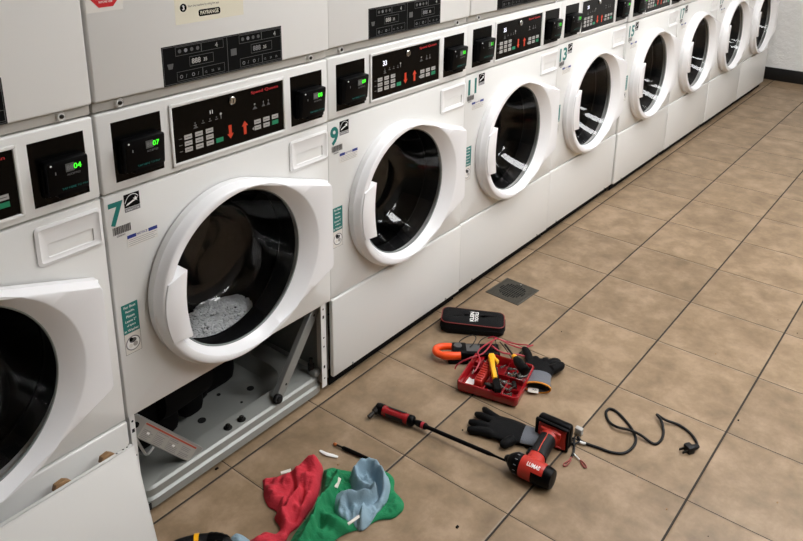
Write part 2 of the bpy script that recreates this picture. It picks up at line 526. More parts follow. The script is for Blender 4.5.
def make_graphics(cp, shown, lit):
    w = .0033
    g = MB(FR)
    for i in range(3):
        for j in range(3):
            u, v = .212+.030*i, .936-.015*j
            g.rect(u, u+.021, v, v+.011, w, 'grey'); g.rect(u+.003, u+.018, v+.0045, v+.0062, w+.0002, 'dgrey')
            if i == 0: g.rect(.197, .206, v+.004, v+.006, w, 'dgrey')
    g.build('keypad', cp, smooth=0)
    g = MB(FR)
    for i in range(3):
        for j in range(2):
            u, v = .418+.029*i, .923-.015*j
            if (i, j) != (2, 1):
                g.rect(u, u+.021, v, v+.011, w, 'grey'); g.rect(u+.003, u+.018, v+.0045, v+.0062, w+.0002, 'dgrey')
    g.flat([(.411, .9135), (.416, .909), (.416, .918)], w, 'grey')
    g.build('keypad', cp, smooth=0)
    MB(FR).rect(.300, .321, .906, .917, w, 'green').build('start_key', cp, smooth=0)
    MB(FR).rect(.476, .497, .908, .919, w, 'green').build('start_key', cp, smooth=0)
    for u, up in ((.343, False), (.388, True)):
        a, b = .906, .940
        if up: P = [(u-.0045, a), (u+.0045, a), (u+.0045, b-.013), (u+.010, b-.013), (u, b), (u-.010, b-.013), (u-.0045, b-.013)]
        else: P = [(u+.0045, b), (u-.0045, b), (u-.0045, a+.013), (u-.010, a+.013), (u, a), (u+.010, a+.013), (u+.0045, a+.013)]
        MB(FR).flat(P, w, 'orange_l').build('arrow', cp, smooth=0)
    g = MB(FR); g.text('Speed Queen', .412, .999, .0095, w, 'red_l', None, 'L', .015, 1, .088); g.build('brand_lettering', cp, smooth=0)
    g = MB(FR)
    for u in (.240, .262, .282, .301): g.rect(u, u+.008, .963, .9645, w, 'mgrey'); g.rect(u+.0025, u+.0055, .967, .971, w, 'dgrey')
    g.flat([(.238, .956), (.252, .956), (.245, .964)], w, 'dgrey')
    g.disc(.318, .974, .0030, w, 'grey'); g.rect(.3168, .3192, .962, .971, w, 'mgrey')
    g.build('cycle_symbols', cp, smooth=0)
    g = MB(FR)
    g.flat([(.414, .962), (.430, .962), (.422, .970)], w, 'dgrey'); g.disc(.422, .9745, .0024, w, 'grey')
    for u in (.450, .466): g.flat([(u-.006, .963), (u+.006, .963), (u, .972)], w, 'dgrey'); g.rect(u-.001, u+.001, .972, .977, w, 'mgrey')
    g.build('cycle_symbols', cp, smooth=0)
    s = MB(FR)
    s.text(shown, .287 if not lit else .235, .980, .009 if not lit else .015, w, 'ledd' if not lit else 'ledw', None, 'L', .02)
    s.build('digit_display', cp, smooth=0)

def make_washer():
    t = thing('washing_machine', 'white front-load washing machine', 'washing machine', (0, 0, 0), 0, 'washers under the dryers along the wall')
    c = MB()
    c.box(XA+.002, XA+.006, .022, .70, .03, 1.038, 'enamel'); c.box(XB-.006, XB-.002, .022, .70, .03, 1.038, 'enamel')
    c.box(XA+.006, XB-.006, .694, .70, .03, 1.038, 'enamel'); c.box(XA+.006, XB-.006, .022, .694, 1.032, 1.038, 'enamel')
    c.build('cabinet', t)
    for x in (.06, MW-.06):
        for y in (.12, .62):
            MB().lathe([(.022, 0), (.022, .012), (.008, .014), (.008, .035)], 'rubber', Matrix.Translation((x, y, 0)), 16).build('foot', t)
    p = MB(); panel_with_hole(p, XA, XB, .312, .861, .342, .558, .212, -.022, 0, 'enamel'); p.build('front_panel', t)
    dr = MB(FR @ Matrix.Translation((.342, .558, 0)))
    dr.lathe([(.212, -.01), (.202, -.04), (.210, -.07)], 'rubber', None, 48, False, False)
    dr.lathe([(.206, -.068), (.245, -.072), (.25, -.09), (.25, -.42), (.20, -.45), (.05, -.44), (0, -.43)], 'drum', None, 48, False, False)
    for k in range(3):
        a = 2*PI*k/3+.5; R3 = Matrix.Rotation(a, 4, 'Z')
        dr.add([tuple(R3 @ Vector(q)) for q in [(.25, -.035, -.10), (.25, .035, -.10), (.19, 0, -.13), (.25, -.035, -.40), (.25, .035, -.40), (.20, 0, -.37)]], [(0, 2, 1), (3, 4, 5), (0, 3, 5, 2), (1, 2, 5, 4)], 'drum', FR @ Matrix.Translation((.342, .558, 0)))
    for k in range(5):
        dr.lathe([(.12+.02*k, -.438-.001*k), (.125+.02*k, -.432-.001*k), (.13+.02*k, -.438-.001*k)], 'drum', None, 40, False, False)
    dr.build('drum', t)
    cp = MB()
    cp.rbox(XA, XB, -.002, .03, .866, 1.042, .005, 'enamel', 3)
    # raised frame around the key panel
    a, b, z0, z1 = .176, .523, .879, 1.025
    for q in ((a, b, z1-.008, z1), (a, b, z0, z0+.008), (a, a+.008, z0, z1), (b-.008, b, z0, z1)):
        cp.rbox(q[0], q[1], -.0065, .0, q[2], q[3], .0028, 'enamel', 2)
    cp_o = cp.build('control_panel', t)
    dp = MB(); dp.rbox(a+.006, b-.006, -.003, 0, z0+.006, z1-.006, .001, 'black', 1); dpo = dp.build('key_panel', cp_o)
    lk = MB(FR @ Matrix.Translation((.353, .999, .003))); lk.lathe([(.010, 0), (.010, .003), (.008, .005), (0, .005)], 'chrome', None, 24, False, False); lk.rect(-.001, .001, -.005, .005, .0053, 'blackm'); lk.build('key_lock', cp_o)
    for x0, x1 in ((.035, .156), (.542, .659)):
        q = MB(); q.rbox(x0, x1, -.0022, 0, .885, 1.019, .001, 'black', 1); q.build('reader_window', cp_o)
    # detergent drawer
    d = MB(FR)
    o = [(.533, .764), (.672, .764), (.676, .768), (.676, .842), (.672, .846), (.537, .846), (.533, .842)]
    ur = rrect(.533, .676, .762, .846, .009)
    i1 = rrect(.540, .670, .768, .840, .006)
    i2 = rrect(.545, .666, .772, .835, .005)
    slot = rrect(.556, .655, .776, .806, .004)
    slot2 = rrect(.561, .650, .799, .8045, .002)
    Z = lambda l, w: [(p[0], p[1], w) for p in l]
    d.rings([Z(ur, -.001), Z(ur, .003), Z(i1, .005), Z(i2, .0025), Z(slot, .0025), Z(slot2, -.030)], 'plastic2', None, True, False, True)
    do = d.build('detergent_drawer', t, smooth=30)
    make_door(t)
    # printed labels
    s = MB(FR); w = .0006
    s.rect(.049, .087, .822, .853, w, 'blackm'); s.rect(.049, .087, .812, .821, w, 'mgrey')
    arc = smooth_path([(.051, .833, 0), (.058, .845, 0), (.068, .850, 0), (.078, .848, 0), (.084, .842, 0)], 4)
    for p, q in zip(arc[:-1], arc[1:]):
        n = Vector((-(q-p).y, (q-p).x, 0)).normalized()*.0007
        s.flat([tuple((p-n)[:2]), tuple((q-n)[:2]), tuple((q+n)[:2]), tuple((p+n)[:2])], w+.0002, 'white')
    star = [(.077+(.0065 if i % 2 == 0 else .0028)*math.sin(i*PI/5), .838+(.0065 if i % 2 == 0 else .0028)*math.cos(i*PI/5)) for i in range(10)]
    for i in range(10): s.flat([(.077, .838), star[(i+1) % 10], star[i]], w+.0002, 'white')
    s.flat([(.052, .827), (.058, .8275), (.074, .834), (.072, .837), (.058, .8315)], w+.0002, 'white')
    s.text('ENERGY STAR', .052, .8145, .004, w+.0002, 'white', None, 'L', 0, 1, .032)
    s.build('energy_label', t, smooth=0)
    s = MB(FR); rnd = random.Random(4); u = .016
    while u < .057:
        k = rnd.choice((.0007, .001, .0018, .0024)); s.rect(u, u+k, .769, .787, w, 'dgrey'); u += k+rnd.choice((.0006, .001, .0014))
    s.text('6006041', .024, .7625, .0045, w, 'dgrey', None, 'L', .01)
    s.build('barcode_label', t, smooth=0)
    s = MB(FR); s.rect(.048, .124, .729, .758, w, 'paper'); s.rect(.048, .124, .750, .758, w+.0001, 'navy'); s.rect(.070, .101, .7495, .7585, w+.0002, 'paper')
    s.text('NOTICE', .085, .7515, .0055, w+.0003, 'navy', None, 'C', .02)
    for k in range(4): s.rect(.051, .121-.006*(k % 2), .7455-.0045*k, .7464-.0045*k, w+.0002, 'mgrey')
    s.build('notice_label', t, smooth=0)
    s = MB(FR); s.rect(.015, .056, .473, .599, w, 'paper'); s.rect(.015, .056, .526, .599, w+.0001, 'teal')
    for k, l in enumerate(('For Best', 'Results,', 'Please', 'Leave 2"', 'of Space', 'in Washer')):
        s.text(l, .0355, .588-.0117*k, .0062, w+.0003, 'white', None, 'C', .015)
    s.outline(.015, .056, .473, .526, .0008, w+.0002, 'dgrey')
    s.disc(.0355, .498, .0185, w+.0002, 'mgrey'); s.disc(.0355, .498, .016, w+.0003, 'white')
    s.disc(.0355, .505, .009, w+.0004, 'dgrey', None, 14, .006); s.disc(.041, .494, .006, w+.0005, 'grey'); s.disc(.029, .493, .005, w+.0005, 'paper'); s.disc(.031, .5085, .005, w+.0005, 'blackm')
    s.build('loading_label', t, smooth=0)
    return t

def lower_panel(t):
    p = MB()
    p.rbox(XA, XB, -.004, .010, .043, .309, .004, 'enamel', 3)
    o = p.build('kick_panel', t)
    MB().box(XA+.004, XB-.004, .018, .022, .004, .058, 'blackm').build('toe_shade', t)  # black sheet painted in for the shade under the kick panel
    for x in (.09, MW-.09):
        MB(FR @ Matrix.Translation((x, .050, .004))).lathe([(.004, -.001), (.004, .001), (.003, .003), (0, .003)], 'steel', None, 12, False, False).build('screw', o)

def finish(t, k, num, a, b, shown=None, lit=False, plain=False):
    """what differs from one washer to the next"""
    cp = [c for c in t.children if c.name.startswith('control_panel')][0]
    make_graphics(cp, shown, lit)
    if num > 10:
        [c for c in t.children if c.name.startswith('energy_label')][0].location.x = .037
    d = [c for c in t.children if c.name.startswith('door')][0]
    if num == 5:                                       # its door stands slightly ajar
        q = math.radians(3.2); hx, hy = .650, -.015
        d.rotation_euler.z = q; d.location = (hx-(hx*math.cos(q)-hy*math.sin(q)), hy-(hx*math.sin(q)+hy*math.cos(q)), 0)
    if num == 7:
        d.scale = (1.015, 1.1, 1.0); d.location = (.336*(1-1.015)+.002, -.003, .013)
        [c for c in d.children if c.name.startswith('handle')][0].location.z = -.012
    reader(t, .046, .147, a); reader(t, .560, .650, b)
    s = MB(FR)
    n = str(num)
    s.text(n, .011 if len(n) == 1 else (.022 if num == 11 else .016), .789, .055, .0005, 'teal', None, 'L', .03, .95, None if len(n) == 1 else (.052 if num == 11 else .064))
    s.build('number_sticker', t, smooth=0)

YOFF = {5: 0, 7: 0, 9: .005, 11: .010, 13: .013, 15: .004, 17: .002, 19: 0, 21: 0}
washers = {}
proto = make_washer()
names = {
 5: ('white washer with a loose white panel leaning on its foot', '08'),
 7: ('white washing machine numbered 7 with open base and suds behind its glass', None),
 9: ('white washing machine numbered 9 beside the open one', None),
 11: ('white washing machine numbered 11 behind the floor drain', None),
 13: ('white washing machine numbered 13 between 11 and 15', None),
 15: ('white washing machine numbered 15, two doors past the floor drain', None),
 17: ('white washing machine between number 15 and the last two', None),
 19: ('white washing machine next to last before the far wall', None),
 21: ('white washing machine at the far end beside the bare wall', None)}
for i, num in enumerate((5, 7, 9, 11, 13, 15, 17, 19, 21)):
    t = proto if i == 0 else copy_tree(proto)
    washers[num] = t
for i, num in enumerate((5, 7, 9, 11, 13, 15, 17, 19, 21)):
    t = washers[num]
    t.location = ((i-1)*MW, YOFF[num], 0)
    t['label'] = names[num][0]
    finish(t, i, num, '%02d' % num, '%02d' % ((num+1) if num != 5 else 4), '33' if num == 9 else ('11' if num == 7 else '35'), num >= 9)
    if num != 7: lower_panel(t)

# ------------------------------------------------------------------ the opened base of number 7
t7 = washers[7]
def base_of_seven(t):
    p = MB()
    def RL(x0, x1, y0, y1, r, z): return [(a, b, z) for a, b in rrect(x0, x1, y0, y1, r, 4)]
    p.rings([RL(.030, .655, .020, .66, .03, .006), RL(.024, .660, .014, .66, .035, .012), RL(.024, .660, .014, .66, .035, .034), RL(.029, .655, .020, .655, .035, .040), RL(.029, .655, .020, .655, .035, .060),
             RL(.034, .650, .026, .65, .035, .066), RL(.10, .585, .080, .60, .09, .066), RL(.13, .555, .115, .57, .08, .032), RL(.30, .40, .30, .40, .04, .028)], 'pan', None, True, True, True)
    po = p.build('base_pan', t)
    d = MB()
    for x, y, r in ((.19, .20, .011), (.316, .165, .012), (.50, .17, .011), (.42, .22, .006), (.25, .28, .006), (.44, .14, .004)):
        d.lathe([(r, .0), (r, .0012)], 'void', Matrix.Translation((x, y, .0315)), 20, False, True)
    d.rbox(.034, .046, .0125, .016, .012, .032, .001, 'void', 1)
    d.build('drain_hole', po, smooth=0)
    for x, y in ((.316, .048), (.362, .046)):
        b = MB(); T = Matrix.Translation((x, y, .066))
        b.lathe([(.012, 0), (.012, .002), (.007, .004), (.007, .010), (.003, .011), (0, .011)], 'darkmetal', T, 16, False, False)
        b.lathe([(.0035, .0112), (0, .0118)], 'chrome', T, 10, False, False)
        b.build('bolt', po)
    for x0, x1 in ((.008, .021), (.640, .660)):
        q = MB(); q.box(x0, x1, .004, .0065, .03, .312, 'enamel'); q.box(x0 if x0 < .3 else x1-.003, x0+.003 if x0 < .3 else x1, .0065, .04, .03, .312, 'enamel')
        for z in (.06, .10, .17, .20, .27, .296):
            q.rect((x0+x1)/2-.0035, (x0+x1)/2+.0035, z-.005, z+.005, -.0038, 'void', FR) if z in (.10, .27) else q.disc((x0+x1)/2, z, .003, -.0038, 'void', FR, 10)
        q.build('corner_post', t)
    def strut(a, b, wd, nm):
        a, b = Vector(a), Vector(b); dr = (b-a); L = dr.length
        x = dr.normalized(); y = Vector((0, -1, 0)) if nm else Vector((0, 1, 0))
        y = (y - x*y.dot(x)).normalized(); z = x.cross(y)
        T = Matrix(((x.x, y.x, z.x, a.x), (x.y, y.y, z.y, a.y), (x.z, y.z, z.z, a.z), (0, 0, 0, 1)))
        return T, L
    # right brace: a flat bar facing the front, from the post down to the pan
    def bar(a, b, wd, y):
        a, b = Vector((a[0], y, a[1])), Vector((b[0], y, b[1])); x = (b-a).normalized(); z = Vector((0, -1, 0)); v = z.cross(x)
        return Matrix(((x.x, v.x, z.x, a.x), (x.y, v.y, z.y, a.y), (x.z, v.z, z.z, a.z), (0, 0, 0, 1))), (b-a).length
    T, L = bar((.645, .285), (.487, .068), .03, .030)
    s = MB(T); s.rbox(-.02, L+.012, -.015, .015, -.002, .001, .0008, 'steel', 1); s.rbox(-.01, L, -.017, -.0145, -.016, .001, .0008, 'steel', 1)
    s.disc(.015, 0, .004, .0014, 'void', None, 12); s.disc(L-.045, .004, .004, .0014, 'void', None, 12)
    so = s.build('brace_bar', t)
    b = MB(); b.lathe([(.014, 0), (.014, .010), (.008, .012), (.008, .016), (0, .016)], 'rubber', rot_to((.478, .028, .076), (0, -1, .3)), 14, False, False); b.build('bolt', so)
    # left brace carrying the warning label
    T, L = bar((.050, .238), (.186, .074), .04, .030)
    s = MB(T); s.rbox(-.045, L+.022, -.021, .024, -.003, 0, .001, 'steel', 1); s.rbox(-.04, L+.02, .022, .025, -.016, 0, .001, 'steel', 1)
    so = s.build('brace_bar', t)
    lb = MB(T)
    zz = .0006
    def R(u0, u1, v0, v1, w, m): lb.add([(u0, v0, w), (u1, v0, w), (u1, v1, w), (u0, v1, w)], [(0, 1, 2, 3)], m)
    R(.0, L, -.019, .020, zz, 'warn'); R(.002, L-.002, .0145, .0185, zz+.0003, 'warnred')
    rnd = random.Random(2)
    for cN in range(4):
        u0 = .006+cN*.051
        for r_ in range(8):
            if rnd.random() < .9: R(u0, u0+.026+rnd.random()*.015, .0105-.0038*r_, .0118-.0038*r_, zz+.0003, 'mgrey')
        if cN in (0, 2): R(u0+.016, u0+.026, -.004, .001, zz+.0004, 'white')
    R(.053, .054, -.017, .012, zz+.0003, 'mgrey'); R(.105, .106, -.017, .012, zz+.0003, 'mgrey')
    lb.build('warning_label', so, smooth=0)
    k = MB(); k.lathe([(.007, 0), (.007, .004), (0, .005)], 'blackm', T @ Matrix.Translation((-.025, .004, 0)), 12, False, False); k.build('screw', so)
    # dark tub, pump and hoses inside
    tb = MB(FR @ Matrix.Translation((.342, .58, 0)))
    tb.lathe([(.262, -.08), (.285, -.10), (.285, -.52), (.24, -.54), (0, -.545)], 'blackm', None, 40, False, False)
    tb.build('outer_tub', t)
    mo = MB(); mo.rbox(.06, .40, .20, .50, .034, .30, .05, 'blackm', 3); mo.lathe([(.07, 0), (.075, .02), (.075, .16), (.05, .18), (0, .18)], 'blackm', rot_to((.16, .17, .20), (1, .1, 0)), 24)
    mo.rbox(.07, .24, .14, .32, .06, .28, .03, 'blackm', 3); mo.rbox(.26, .34, .165, .3, .05, .2, .03, 'blackm', 3); mo.rbox(.34, .50, .215, .5, .04, .30, .04, 'blackm', 3); mo.rbox(.47, .61, .30, .5, .06, .30, .04, 'blackm', 3)
    mo.build('motor_housing', t)  # black mass under the tub, with blocks added to darken the cavity
    pu = MB(); pu.rbox(.36, .47, .33, .43, .032, .11, .012, 'blackm', 2); pu.lathe([(.045, 0), (.045, .05), (.03, .06), (0, .06)], 'blackm', rot_to((.34, .30, .085), (-.4, -1, 0)), 20, False, False)
    pu.build('drain_pump', t)
    h = MB(); h.tube(smooth_path([(.045, .17, .30), (.06, .16, .18), (.075, .19, .10), (.13, .26, .075), (.24, .34, .085), (.34, .36, .085)]), .016, 'rubber', 10)
    h.tube(smooth_path([(.055, .12, .25), (.075, .115, .15), (.09, .13, .095), (.12, .16, .09), (.15, .20, .10)]), .006, 'rubber', 8)
    h.build('drain_hose', t)
    w = MB(); w.tube(smooth_path([(.06, .10, .20), (.085, .095, .12), (.105, .11, .085), (.13, .12, .085)]), .0035, 'white', 8)
    w.tube(smooth_path([(.28, .30, .10), (.34, .27, .07), (.40, .28, .075), (.46, .31, .10)]), .008, 'rubber', 8)
    w.build('wiring', t)
    for x in (XB-.012, XA+.008): MB().box(x, x+.004, .045, .6, .066, .31, 'steel').build('side_stiffener', t)
    l = MB(); l.rbox(.625, .652, .018, .05, .066, .085, .004, 'steel', 2); l.lathe([(.010, 0), (.010, .02), (.006, .022), (.006, .04), (0, .04)], 'darkmetal', Matrix.Translation((.634, .045, .08)), 14, False, False)
    l.build('corner_bracket', t)
base_of_seven(t7)

# suds lying in the bottom of drum 7 against the glass
def suds():
    rnd = random.Random(8); m = MB()
    bm0 = bmesh.new(); bmesh.ops.create_icosphere(bm0, subdivisions=1, radius=1)
    V0 = [v.co.copy() for v in bm0.verts]; F0 = [[v.index for v in f.verts] for f in bm0.faces]; bm0.free()
    def ball(c, r): m.add([(c[0]+v.x*r, c[1]+v.y*r, c[2]+v.z*r*.85) for v in V0], F0, 'suds')
    for k in range(2200):
        a, b = rnd.uniform(0, 2*PI), math.sqrt(rnd.random())
        x, y = .160*b*math.cos(a), .085*b*math.sin(a)
        top = .066*math.sqrt(max(0, 1-b*b))*(1+.25*noise.noise(Vector((x*14, y*14, 3))))
        r = rnd.choice((.003, .004, .005, .006, .008))
        ball((x, y, max(.012, top-r*rnd.uniform(.4, 1.2))+.008), r)
    for k in range(40): ball((rnd.uniform(-.11, .11), rnd.uniform(-.05, .05), .02), .025)
    o = m.build('soap_suds', None, (.375, .152, .302))
    tag(o, 'white soap suds lying behind the glass of washer 7', 'suds', None, 'stuff')
suds()

# ------------------------------------------------------------------ dryers stacked on top
def make_dryer():
    t = thing('tumble_dryer', 'white dryer', 'dryer', (0, 0, 1.044), 0, 'dryers stacked on the washers')
    m = MB()
    m.box(XA+.002, XB-.002, .03, .70, .002, .93, 'enamel'); m.build('cabinet', t)
    bm = bmesh.new()
    bmesh.ops.create_cube(bm, size=1)
    for v in bm.verts: v.co = Vector(((XA+XB)/2+v.co.x*(XB-XA), .012+v.co.y*.044, .478+v.co.z*.908))
    bmesh.ops.bevel(bm, geom=[e for e in bm.edges if e.calc_length() > .001 and len(e.link_faces) == 2 and e.calc_face_angle() > .2], offset=.005, segments=3, profile=.5, affect='EDGES', clamp_overlap=True)
    p = MB(); p.bm(bm, 'enamel'); p.build('front_panel', t, smooth=50)
    b = MB(); b.rbox(XA, XB, .002, .03, .001, .0235, .003, 'trimgrey', 2); b.build('bottom_trim', t)  # strip below the front panel, in a darker grey
    for x in (.062, MW-.065):
        q = MB(FR @ Matrix.Translation((x, .0125, -.003)))
        q.lathe([(.0115, -.001), (.0092, .006), (.0085, .0075), (.0075, .006), (0, .006)], 'enamel', None, 20, False, False)
        q.lathe([(.0045, .005), (.0045, .008), (.003, .009), (0, .009)], 'darkmetal', None, 12, False, False); q.build('screw', t)
    s = MB(FR @ Matrix.Translation((-.009, .0015, .0102)))
    a, b, z0, z1 = .175, .521, .024, .111
    s.rect(a, b, z0, z1, 0, 'blackm'); s.outline(a+.002, b-.002, z0+.002, z1-.002, .0012, .0003, 'dgrey')
    for off in (0, .177):
        x0 = a+off
        s.rect(x0+.176, x0+.1772, z0+.003, z1-.003, .0003, 'dgrey') if off == 0 else None
        for u0, u1, v0, v1 in ((.035, .104, .062, .082), (.104, .166, .062, .082), (.070, .136, .034, .056), (.035, .104, .006, .027), (.104, .166, .006, .027)):
            s.outline(x0+u0, x0+u1, z0+v0, z0+v1, .0009, .0003, 'dgrey')
        s.text('888', x0+.076, z0+.039, .012, .0004, 'grey' if off == 0 else 'mgrey', None, 'L', .02)
        s.text('35', x0+.108, z0+.040, .008, .0004, 'grey', None, 'L', .02)
        for j in range(4):
            s.disc(x0+.046+.016*j, z0+.072, .0045, .0004, 'dgrey' if j != 1 else 'mgrey', None, 10); s.text('/' if j % 2 else 'o', x0+.042+.016*j, z0+.011, .008, .0004, 'mgrey')
        for j in range(3): s.text('25' if j else '12', x0+.110+.018*j, z0+.012, .005, .0004, 'mgrey')
        s.text('4', x0+.142, z0+.066, .011, .0004, 'grey')
    s.flat([(a+.012, z0+.048), (a+.028, z0+.048), (a+.025, z0+.036), (a+.015, z0+.036)], .0004, 'dgrey'); s.rect(a+.186, a+.203, z0+.038, z0+.054, .0004, 'dgrey')
    s.build('cycle_label', t, smooth=0)
    # round loading door higher up
    d = MB(FR @ Matrix.Translation((.342, .555, .011)))
    d.lathe([(.235, 0), (.235, .02), (.225, .032), (.19, .030), (.17, .012), (0, .008)], 'plastic', None, 64, False, False)
    do = d.build('door', t)
    g = MB(FR @ Matrix.Translation((.342, .555, .011))); g.lathe([(.172, .014), (.15, .018), (0, .022)], 'black', None, 48, False, False); g.build('door_window', do)
    return t
dry = make_dryer()
dn = ['white stacked dryer over the washer with the leaning panel', 'white stacked dryer with red octagon warning sticker and cream instruction sheet', 'white stacked dryer directly over washer number 9',
      'white stacked dryer directly over washer number 11', 'white stacked dryer directly over washer number 13']
dryers = [dry] + [copy_tree(dry) for _ in range(4)]
for i, t in enumerate(dryers):
    t.location = ((i-1)*MW, (0, 0, .008, .008, .008)[i], 1.044); t['label'] = dn[i]
t = dryers[1]
s = MB(FR @ Matrix.Translation((-.009, .004, .0102)))
s.rect(.016, .096, .201, .300, 0, 'paper')
oc = [(.058+.041*math.cos(PI/8+i*PI/4), .250+.044*math.sin(PI/8+i*PI/4)) for i in range(8)]
s.flat(oc, .0003, 'sign_red')
for k, l in enumerate(('STOP', 'MACHINE WILL START', 'READ ALL RULES', 'BEFORE USE')): s.text(l, .058, (.262, .232, .225, .218)[k], (.018, .004, .004, .004)[k], .0006, 'white', None, 'C', .01)
s.build('octagon_sticker', t, smooth=0)
s = MB(FR @ Matrix.Translation((-.009, .004, .0102)))
s.rect(.217, .405, .151, .45, 0, 'cream')
s.disc(.239, .186, .009, .0003, 'blackm'); s.text('3', .239, .181, .010, .0006, 'white', None, 'C', .02); s.text('Start the machine by using the app', .251, .184, .0065, .0003, 'dgrey', None, 'L', .01, 1, .084)
s.disc(.239, .222, .009, .0003, 'blackm'); s.text('2', .239, .217, .010, .0006, 'white', None, 'C', .02)
for k, c in enumerate(('mgrey', 'red_l', 'navy', 'grey')): s.rect(.275+.018*k, .288+.018*k, .201, .212, .0003, c)
s.flat([(.281, .162), (.335, .162), (.338, .165), (.338, .174), (.335, .177), (.281, .177), (.278, .174), (.278, .165)], .0003, 'blackm'); s.text('PAYRANGE', .308, .1655, .0085, .0006, 'cream', None, 'C', .02, 1, .050)
s.build('instruction_sheet', t, smooth=0)

# ------------------------------------------------------------------ loose panel leaning against washer 5
def loose_panel():
    L = .655; hgt = .262
    top = Vector((0, -.062, .290)); bot = Vector((0, -.128, .004))
    t = thing('loose_kick_panel', 'loose white metal panel leaning against the front of the washer before number 7', 'panel', (-.360, -.11, 0))
    ang = math.atan2(top.y-bot.y, top.z-bot.z)
    T = Matrix.Translation((0, -.018, .004)) @ Matrix.Rotation(-ang, 4, 'X')
    H2 = (top-bot).length
    p = MB(T)
    p.rbox(-.335, .335, -.0, .003, 0, H2, .0012, 'enamel', 2)
    p.rbox(-.335, .335, 0, .013, H2-.003, H2, .0012, 'enamel', 2)
    p.rbox(-.335, .335, 0, .022, 0, .003, .001, 'enamel', 1); p.rbox(.332, .335, 0, .022, 0, H2-.001, .001, 'enamel', 1); p.rbox(-.335, -.332, 0, .022, 0, H2-.001, .001, 'enamel', 1)
    o = p.build('panel_sheet', t)
    for x in (.322, .312, .296):
        MB(T).disc(x, .008, .0026, H2+.0004, 'void', None, 10).build('screw_hole', o, smooth=0)
    for x, wd in ((.264, .036), (.157, .040)):
        k = MB(T); k.prism([(x, 0), (x+wd, 0), (x+wd*.9, .006), (x+wd*.62, .013), (x+wd*.15, .011)], .002, .019, 'brownclip', T @ Matrix.Translation((0, .036, H2-.008)) @ Matrix.Rotation(PI/2, 4, 'X'), .002, 1)
        k.build('clip', o)
loose_panel()

# ------------------------------------------------------------------ floor drain
def drain():
    a, b, c, d = (G(*p) for p in ((486.5, 290), (508.5, 278.5), (537, 292.5), (518, 306)))
    ctr = (a+b+c+d)/4
    t = thing('floor_drain', 'square perforated metal floor drain cover set in the tiles', 'drain', (ctr.x, ctr.y, 0), -.05)
    h = .074
    m = MB(); m.rbox(-h, h, -h, h, .0, .003, .001, 'drainm', 1)
    for i in range(-9, 10): m.box(i*.0075-.0011, i*.0075+.0011, -h+.006, h-.006, .003, .0042, 'drainm')
    o = m.build('cover_plate', t)
    g = MB()
    for i in range(-5, 6):
        for j in range(-5, 6):
            if i*i+j*j < 27: g.rbox(i*.0095-.003, i*.0095+.003, j*.0095-.0028, j*.0095+.0028, .003, .0046, 0, 'void')
    g.build('perforation', o, smooth=0)
    MB().lathe([(.004, .003), (.004, .0045), (0, .005)], 'chrome', Matrix.Translation((h-.014, .0, 0)), 10, False, False).build('screw', o)
drain()

# ------------------------------------------------------------------ zip case
def zip_case():
    sh = G(473, 315.2) - G(473, 320)
    a, b = Vector((1.168, -.066, 0)) + sh, Vector((1.274, -.246, 0)) + sh
    ang = math.atan2((b-a).y, (b-a).x); L = (b-a).length+.01
    mid = (a+b)/2
    t = thing('zip_case', 'black zip tool case with red piping and white lettering near the machines', 'tool case', (mid.x, mid.y, 0), ang)
    h = L/2; wd = .050
    def lp(k, z, dz=0): return [(x, y, z+dz*(x/h)) for x, y in rrect(-h*k, h*k, -wd*k, wd*k, .022, 5)]
    m = MB(); m.rings([lp(.93, .0), lp(1.0, .006), lp(1.02, .022), lp(1.0, .038, -.004), lp(.97, .043, -.004), lp(.80, .0465, -.004), lp(.3, .048, -.002)], 'nylon', None, True, True, True)
    o = m.build('body', t, smooth=50)
    for z, k in ((.041, .995),):
        pth = lp(k, z, -.004); p = MB(); p.tube(pth+pth[:2], .0017, 'piping', 6); p.build('piping', t)
    zp = lp(1.025, .021); z = MB(); z.tube(zp+zp[:2], .0014, 'blackp', 6); z.build('zipper', t)
    l = MB(Matrix.Translation((.005, 0, .0485)) @ Matrix.Rotation(PI/2, 4, 'Z'))
    l.text('KLEIN', -.038, .001, .014, 0, 'white', None, 'L', .03, 1, .062); l.text('TOOLS', -.038, -.014, .012, 0, 'white', None, 'L', .03, 1, .062)
    l.build('lettering', t, smooth=0)
zip_case()

